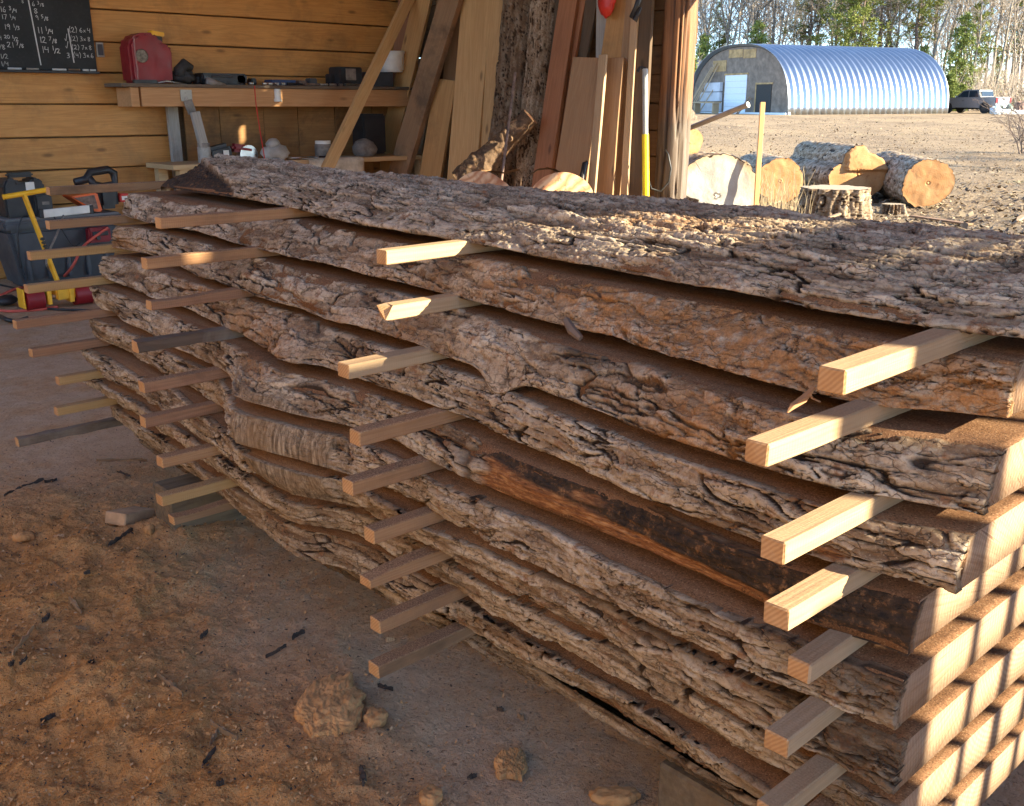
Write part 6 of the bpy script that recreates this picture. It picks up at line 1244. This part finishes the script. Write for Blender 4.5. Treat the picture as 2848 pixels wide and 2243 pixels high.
def pine(seed, H, r0, base, mat, wide=1., dens=1.):
    rd = random.Random(seed); tr = Tubes(); cl = []; cur = Vector((0, 0, -.3)); n = 14; lean = Vector((rd.gauss(0, .025), rd.gauss(0, .025), 0))
    pts = [Vector((0, 0, -.3 + H * i / n)) + lean * H * i / n + Vector((rd.gauss(0, .05), rd.gauss(0, .05), 0)) for i in range(n + 1)]
    for i in range(n): tr.seg(pts[i], pts[i + 1], r0 * (1 - .85 * i / n), r0 * (1 - .85 * (i + 1) / n), 6)
    z = H * base
    while z < H * .99:
        f = (z - H * base) / (H * (1 - base)); L = H * .19 * wide * (1 - f) ** .7 * (.55 + .45 * min(1, f * 4)) + .35
        i = min(n - 1, int(z / H * n)); o = pts[i].lerp(pts[i + 1], z / H * n - i)
        for _ in range(rd.choice((2, 3, 3, 4))):
            a = rd.uniform(0, 6.28); l = L * rd.uniform(.55, 1.15); d = Vector((math.cos(a), math.sin(a), rd.uniform(-.1, .45))).normalized(); e = o + d * l
            tr.seg(o, e, .045 * (1 - f) + .015, .012, 3)
            for k in range(int(dens * (6 + l * 5))):
                g = rd.uniform(.35, 1.03); c = o + d * l * g + Vector((rd.gauss(0, .26), rd.gauss(0, .26), rd.gauss(.08, .17))) * (.5 + .35 * l); cl.append((c, rd.uniform(.22, .42)))
        z += H * .028 * rd.uniform(.7, 1.4)
    co = []; q = []
    for c, s in cl:
        for _ in range(9):
            d = Vector((rd.gauss(0, 1), rd.gauss(0, 1), rd.gauss(.35, .8))).normalized(); w = d.orthogonal().normalized() * s * .10; w = Matrix.Rotation(rd.uniform(0, 6.28), 3, d) @ w; b = len(co); m = c + d * s * .5
            co += [c - w * .4, m - w, c + d * s, m + w]; q.append((b, b + 1, b + 2, b + 3))
    return np_mesh('trunk', tr.co, tr.q, mats=[PBARK], smooth=True), np_mesh('needles', co, q, mats=[mat])
def place(meshes, names, name, pos, yaw, sc, label, cat, group):
    r = thing(name, label, cat, pos, yaw, group); r.scale = (sc, sc, sc)
    for m, n in zip(meshes, names): link(n, m, r)
    return r
BT = [bare_tree(11, 19, .17, .3), bare_tree(12, 22, .16, .42, .8), bare_tree(13, 17, .13, .25, 1.1), bare_tree(14, 21, .20, .35, .9), bare_tree(15, 15, .10, .2, .9), bare_tree(16, 23, .15, .5, .7)]
k = 0
for (f0, f1, n, lab) in ((104, 112, 22, 'leafless grey tree at the front edge of the woods'), (113, 126, 38, 'leafless grey tree in the middle of the woods'), (127, 150, 52, 'slender leafless grey tree deep in the woods'), (151, 185, 56, 'distant leafless grey tree at the back of the woods')):
    for i in range(n):
        f = random.uniform(f0, f1); sl = .14 + (.54 - .14) * (i + random.uniform(.1, .9)) / n; r = f * sl
        if f0 == 104 and sl < .40: f += 9; r = f * sl
        place(BT[random.randrange(6)], ('trunk', 'twigs'), 'bare_tree', W2(r, f), random.uniform(0, 6.28), random.uniform(.8, 1.2), lab, 'tree', lab.replace('leafless grey tree', 'leafless trees').replace('slender ', '').replace('distant ', 'distant '))
PT = [pine(31, 19, .24, .22, NEEDLE), pine(32, 16, .2, .30, NEEDLE, .9), pine(33, 9, .11, .10, NEEDLEB, 1.15), pine(34, 21, .26, .38, NEEDLE, .95), pine(35, 5, .07, .04, NEEDLEB, 1.5, 1.4)]
for (u, f, t_, sc, lab) in ((1945, 112, 2, .85, 'bright green young pine just right of the round post behind the huts'), (1990, 128, 1, .8, 'mid-sized pine rising behind the second hut'), (2094, 110, 2, .98, 'rounded young pine above the top of the near hut'), (2245, 116, 3, .95, 'tall thin-crowned pine left of the biggest pine'), (2310, 109, 0, 1.0, 'dense tall pine behind the middle of the near hut'), (2372, 107, 1, 1.12, 'broad tall pine, the biggest crown above the near hut'), (2430, 118, 0, .95, 'tall pine behind the right half of the near hut'), (2528, 112, 3, .95, 'tall pine standing above the far end of the near hut'), (2560, 106, 2, .7, 'small pine at the far end of the near hut'), (2660, 104, 2, 1.02, 'bushy pine left of and above the pickup truck'), (2700, 110, 1, .75, 'dark pine behind the pickup truck'), (2640, 100, 4, .7, 'low yellow-green pine bush beside the pickup truck'), (2668, 101, 4, .5, 'smallest pine bush just left of the pickup truck'), (2835, 120, 1, 1.2, 'tall pine at the top right corner'), (2760, 128, 2, .8, 'young pine among the leafless trees on the right'), (1920, 100, 4, 1.0, 'low pine bush beside the round post in front of the woods')):
    place(PT[t_], ('trunk', 'needles'), 'pine_tree', W2(f * (u - CX) / 2896., f), random.uniform(0, 6.28), sc, lab, 'pine tree' if t_ != 4 else 'pine bush', 'pines at the edge of the woods')
# undergrowth along the wood edge
tw = Tubes(); rd = random.Random(77)
for i in range(5200):
    f = rd.uniform(101, 150); r = f * rd.uniform(.15, .55)
    if r / f < .42 and f < 108: f += 8
    p = W2(r, f); h = rd.uniform(.8, 6.0); d = Vector((rd.gauss(0, .35), rd.gauss(0, .35), 1)).normalized(); m = p + d * h * .55; tw.seg(p, m, .022, .016, 3)
    for _ in range(3): e = (d + Vector((rd.gauss(0, .5), rd.gauss(0, .5), .2))).normalized(); tw.seg(m, m + e * h * rd.uniform(.3, .6), .014, .008, 3)
tag(link('undergrowth', np_mesh('undergrowth', tw.co, tw.q, mats=[TWIG, BARKT])), 'tangled leafless undergrowth along the edge of the woods', None, None, 'stuff')
BRUSH = [plain('brush_tan', (.24, .17, .10), .9, var=.3), plain('brush_olive', (.14, .14, .045), .9, var=.3)]
co = []; q = []; mi = []
for i in range(9000):
    f = rd.uniform(102, 165); r = f * rd.uniform(.15, .55)
    if r / f < .42 and f < 109: f += 8
    p = W2(r, f); p.z += abs(rd.gauss(0, 1.3)) + .1; d = Vector((rd.gauss(0, 1), rd.gauss(0, 1), rd.gauss(0, 1))).normalized() * rd.uniform(.1, .3); w = d.orthogonal().normalized() * rd.uniform(.05, .14); b = len(co); co += [p - d, p - w, p + d, p + w]; q.append((b, b + 1, b + 2, b + 3)); mi.append(0 if rd.random() < .7 else 1)
tag(link('undergrowth_leaves', np_mesh('undergrowth_leaves', co, q, mats=BRUSH, midx=mi)), 'dry leaves and low scrub along the edge of the woods', None, None, 'stuff')
# twiggy shrub at the right edge of the yard, throwing the long shadows
def shrub(pos, seed, H, label):
    rd = random.Random(seed); s = Tubes()
    def g(p, d, L, r, l):
        for i in range(3):
            nd = (d + Vector((rd.gauss(0, .25), rd.gauss(0, .25), rd.gauss(.05, .15)))).normalized(); q_ = p + nd * L / 3; s.seg(p, q_, r, r * .8, 4); p = q_; r *= .8; d = nd
            if l < 3:
                for _ in range(2): g(p, (d + Vector((rd.gauss(0, .7), rd.gauss(0, .7), rd.gauss(0, .4)))).normalized(), L * rd.uniform(.45, .75), r * .7, l + 1)
    for _ in range(6): g(Vector((rd.gauss(0, .15), rd.gauss(0, .15), -.05)), Vector((rd.gauss(0, .5), rd.gauss(0, .5), 1)).normalized(), H * .6, .022, 1)
    r = thing('leafless_shrub', label, 'shrub', pos, 0, 'leafless shrubs in the yard'); link('branches', np_mesh('branches', s.co, s.q, mats=[PBARK]), r)
shrub(on_ground(2850, 428), 5, 1.9, 'dark twiggy leafless shrub at the right edge of the yard')
shrub(on_ground(2930, 470), 6, 2.2, 'second leafless shrub just outside the right edge of the yard')
shrub(on_ground(2990, 448), 8, 2.6, 'third leafless shrub further outside the right edge of the yard')

# ---------------------------------------------------------------- chips, clods and sticks on the shed floor
CHIPB = plain('bark_chip', (.045, .032, .025), .9, var=.5, sc=40, bump=.4); CLOD = plain('dirt_clod', (.46, .245, .10), .98, var=.35, sc=22, bump=.8); OFFC = plain('offcut', (.38, .24, .14), .85, var=.3, sc=15, bump=.3); GSTONE = plain('grey_splinter', (.22, .145, .085), .9, var=.3, sc=20)
def floor_pt(u, v):
    p = at_z(u, v, .02)
    for _ in range(5): p = at_z(u, v, gz(p.x, p.y) + .004)
    return p
def chip(u0, v0, u1, v1, wpx, mat, label, name='bark_chip', cat='bark chip', grp='bark chips on the sawdust', th=.006):
    a, b = floor_pt(u0, v0), floor_pt(u1, v1); L = (b - a).length; w = max(.004, px(wpx, a)); n = 9
    mb = MB(); rd = random.Random(int(u0 * 7 + v0)); rows = []
    for i in range(n):
        f = i / (n - 1); c = a.lerp(b, f); d = (b - a).normalized(); s = d.cross(Vector((0, 0, 1))).normalized(); ww = w / 2 * (math.sin(math.pi * min(max(f, .06), .94)) ** .6) * rd.uniform(.7, 1.2); c = c + s * rd.gauss(0, w * .12)
        zt_ = th * rd.uniform(.7, 1.5); rows.append([mb.bm.verts.new(c + s * ww + Vector((0, 0, -.004))), mb.bm.verts.new(c + s * ww * .7 + Vector((0, 0, zt_))), mb.bm.verts.new(c - s * ww * .7 + Vector((0, 0, zt_ * rd.uniform(.6, 1.2)))), mb.bm.verts.new(c - s * ww + Vector((0, 0, -.004)))])
    for r0, r1 in zip(rows[:-1], rows[1:]):
        for k in range(3): mb.bm.faces.new((r0[k], r0[k + 1], r1[k + 1], r1[k]))
    mb.bm.faces.new(rows[0]); mb.bm.faces.new(rows[-1][::-1]); return tag(mb.build(name, mat), label, cat, grp)
S = lambda x, y, k=1.563, oy=1150: (x / k, oy + y / k)
for (x0, y0, x1, y1, w, m_, lab) in ((20, 357, 190, 285, 14, CHIPB, 'long black bark strip on the floor at the left, below the bark sticker'), (195, 300, 248, 288, 9, CHIPB, 'short black chip at the end of the long bark strip'), (420, 205, 640, 206, 9, GSTONE, 'long thin grey splinter on the floor left of the weathered block'), (510, 255, 565, 275, 8, CHIPB, 'small curved black sliver left of the weathered block'), (470, 575, 575, 505, 11, CHIPB, 'dark forked chip half buried left of the weathered block'), (55, 1050, 150, 925, 12, OFFC, 'slanting brown splinter near the left edge of the floor'), (185, 905, 218, 875, 14, CHIPB, 'squarish dark chip right of the slanting brown splinter'), (330, 930, 378, 938, 13, GSTONE, 'grey chip in the middle of the left floor'), (365, 695, 392, 690, 9, CHIPB, 'small black chip above the middle of the left floor'), (175, 1340, 240, 1310, 14, CHIPB, 'dark chip on the mound in the lower left'), (880, 1525, 940, 1455, 11, CHIPB, 'narrow dark stick near the bottom, left of centre'), (912, 1440, 950, 1375, 14, GSTONE, 'grey stick lying under the pale splinter near the bottom'), (915, 1345, 1030, 1415, 15, GSTONE, 'pale grey splinter on the mound left of the big clod'), (685, 1135, 795, 1225, 13, GSTONE, 'grey splinter pressed into the middle mound'), (1155, 1060, 1245, 1010, 10, CHIPB, 'thin black sliver on the pale floor in the middle'), (870, 975, 905, 945, 14, CHIPB, 'rounded dark chip on the middle mound'), (300, 805, 355, 865, 12, GSTONE, 'grey flake on the upper left mound'), (225, 740, 275, 775, 8, GSTONE, 'small grey flake above the larger grey flake'), (385, 1090, 410, 1075, 8, CHIPB, 'tiny dark chip below the grey chip of the left floor'), (1285, 965, 1325, 950, 8, CHIPB, 'tiny black sliver right of the thin black sliver'), (235, 540, 280, 532, 9, OFFC, 'brown crumb of bark above the left mound'), (940, 1615, 975, 1605, 14, CHIPB, 'black chip close to the bottom edge of the photo'), (40, 1095, 70, 1080, 12, CHIPB, 'dark crumb below the slanting brown splinter'), (85, 1090, 120, 1062, 9, CHIPB, 'thin dark chip right of the dark crumb')):
    a, b = S(x0, y0), S(x1, y1); chip(*a, *b, w / 1.563 * 1.0, m_, lab, 'bark_chip' if m_ is CHIPB else 'splinter', 'bark chip' if m_ is CHIPB else 'splinter', 'chips and splinters on the sawdust')
T = lambda x, y: (800 + x / 1.72, 1250 + y / 1.72)
for (x0, y0, x1, y1, w, m_, lab) in ((350, 1515, 365, 1605, 32, CHIPB, 'blunt black chip standing out on the mound below the big clod'), (430, 1130, 505, 1150, 9, CHIPB, 'thin brown sliver on the floor beside the lowest middle sticker'), (1000, 1240, 1035, 1248, 14, CHIPB, 'small grey-black chip on the pale floor under the pile'), (1100, 1270, 1130, 1292, 14, GSTONE, 'small grey chip right of the grey-black one under the pile'), (860, 1575, 905, 1560, 12, CHIPB, 'curled dark chip left of the second clod'), (20, 905, 80, 870, 10, CHIPB, 'dark sliver on the floor left of the big clod'), (470, 915, 510, 908, 5, PALE, 'fine pale shaving on the floor beside the middle stickers')):
    a, b = T(x0, y0), T(x1, y1); chip(*a, *b, w / 1.72, m_, lab, 'bark_chip', 'bark chip', 'chips and splinters on the sawdust')
def clod(u0, v0, u1, v1, h, seed, label, grp='dirt clods in front of the pile', sub=6):
    a = floor_pt((u0 + u1) / 2, v1 - (v1 - v0) * .25); wx = px(u1 - u0, a); wy = px(v1 - v0, a) * 1.35
    b = bmesh.new(); bmesh.ops.create_icosphere(b, subdivisions=sub, radius=.5)
    co = np.array([v.co[:] for v in b.verts]); ang = np.arctan2(co[:, 1], co[:, 0])
    rim = 1 + .32 * fbm(np.cos(ang) * 2.6 + seed, np.sin(ang) * 1.7, seed, 4)
    d = fbm(co[:, 0] * 5 + seed, co[:, 1] * 5 + co[:, 2] * 3, seed + 1, 5, .62); d2 = fbm(co[:, 0] * 22 + seed, co[:, 1] * 22 + co[:, 2] * 9, seed + 2, 3, .7)
    zz = np.sign(co[:, 2]) * np.abs(co[:, 2] * 2) ** .6 * .5
    P = np.stack([co[:, 0] * rim * (1 + .1 * d), co[:, 1] * rim * (1 + .1 * d), zz * (1 + .45 * d) + .09 * d2], -1)
    for v, p in zip(b.verts, P): v.co = Vector((p[0] * wx, p[1] * wy, p[2] * h))
    me = bpy.data.meshes.new('dirt_clod'); b.to_mesh(me); b.free(); me.materials.append(CLOD); me.polygons.foreach_set('use_smooth', np.ones(len(me.polygons), bool))
    c = floor_pt((u0 + u1) / 2, (v0 + v1) / 2); c.z = gz(c.x, c.y) + h * .28; return tag(link('dirt_clod', me, None, Matrix.Translation(c) @ Matrix.Rotation(AZ - R(90), 4, 'Z')), label, 'clod', grp)
clod(830, 1862, 1012, 2082, .042, 5, 'large crumbly flat clod in front of the middle of the pile')
clod(1378, 2085, 1472, 2180, .032, 9, 'second clod, smaller and rounder, near the bottom right of the floor')
clod(1165, 2190, 1232, 2243, .025, 14, 'small clod at the bottom edge between the two larger clods', sub=4)
clod(1640, 2195, 1780, 2243, .028, 19, 'low clod at the bottom edge left of the mossy block', sub=4)
clod(40, 1476, 96, 1508, .03, 23, 'small brown clod on the floor left of the weathered block', sub=4)
clod(404, 1466, 430, 1490, .03, 27, 'tiny clod at the foot of the weathered block', sub=3)
clod(1010, 1968, 1075, 2040, .03, 29, 'low crumb of dirt right of the large clod', sub=4)
a = floor_pt(372, 1450); tag(link('wood_offcut', board_mesh(.14, .08, .04, .003, 3, .003), None, Matrix.Translation(a + Vector((0, .02, .012))) @ Matrix.Rotation(.5, 4, 'Z') @ Matrix.Rotation(.25, 4, 'Y')), 'small wooden offcut lying against the weathered block', 'offcut').data.materials.append(OFFC)
def near_floor():
    while True:
        x, y = random.uniform(.25, 2.2), random.uniform(1.3, 4.6)
        if mound_mask(np.array([x]), np.array([y]))[0] > random.random() * .9 - .08: return x, y
litter('sawdust_crumbs', 14000, near_floor, [CLOD, plain('pale_shaving', (.44, .29, .16), .9, var=.2), CHIPB, CLOD], 'stuff', 'crumbs of sawdust and bark on the mound', (.0016, .0055))
# loose fibres and flakes on the pile
tag(MB().tube([at_y(2262, 1080, .62), at_y(2235, 1110, .62), at_y(2205, 1130, .62), at_y(2190, 1148, .62)], [.003, .005, .004, .001], 4).tube([at_y(2250, 1085, .63), at_y(2258, 1108, .63), at_y(2280, 1118, .63)], .0015, 4).build('bark_fibre', plain('fibre', (.34, .17, .08), .9)), 'reddish strip of bark fibre hanging from the second slab at the right', 'bark fibre')
tag(MB().tube([at_y(1574, 890, 1.10), at_y(1590, 918, 1.08), at_y(1615, 942, 1.06)], [.006, .008, .005], 6).build('twig', PBARK), 'short dark twig caught under the edge of the second slab', 'twig')
tag(MB().tube([at_y(1622, 1430, 1.30), at_y(1640, 1418, 1.295), at_y(1668, 1410, 1.29)], [.0012, .0018, .001], 4).build('bark_fibre', PALE), 'pale curved fibre sticking out where the bark is torn off', 'bark fibre')
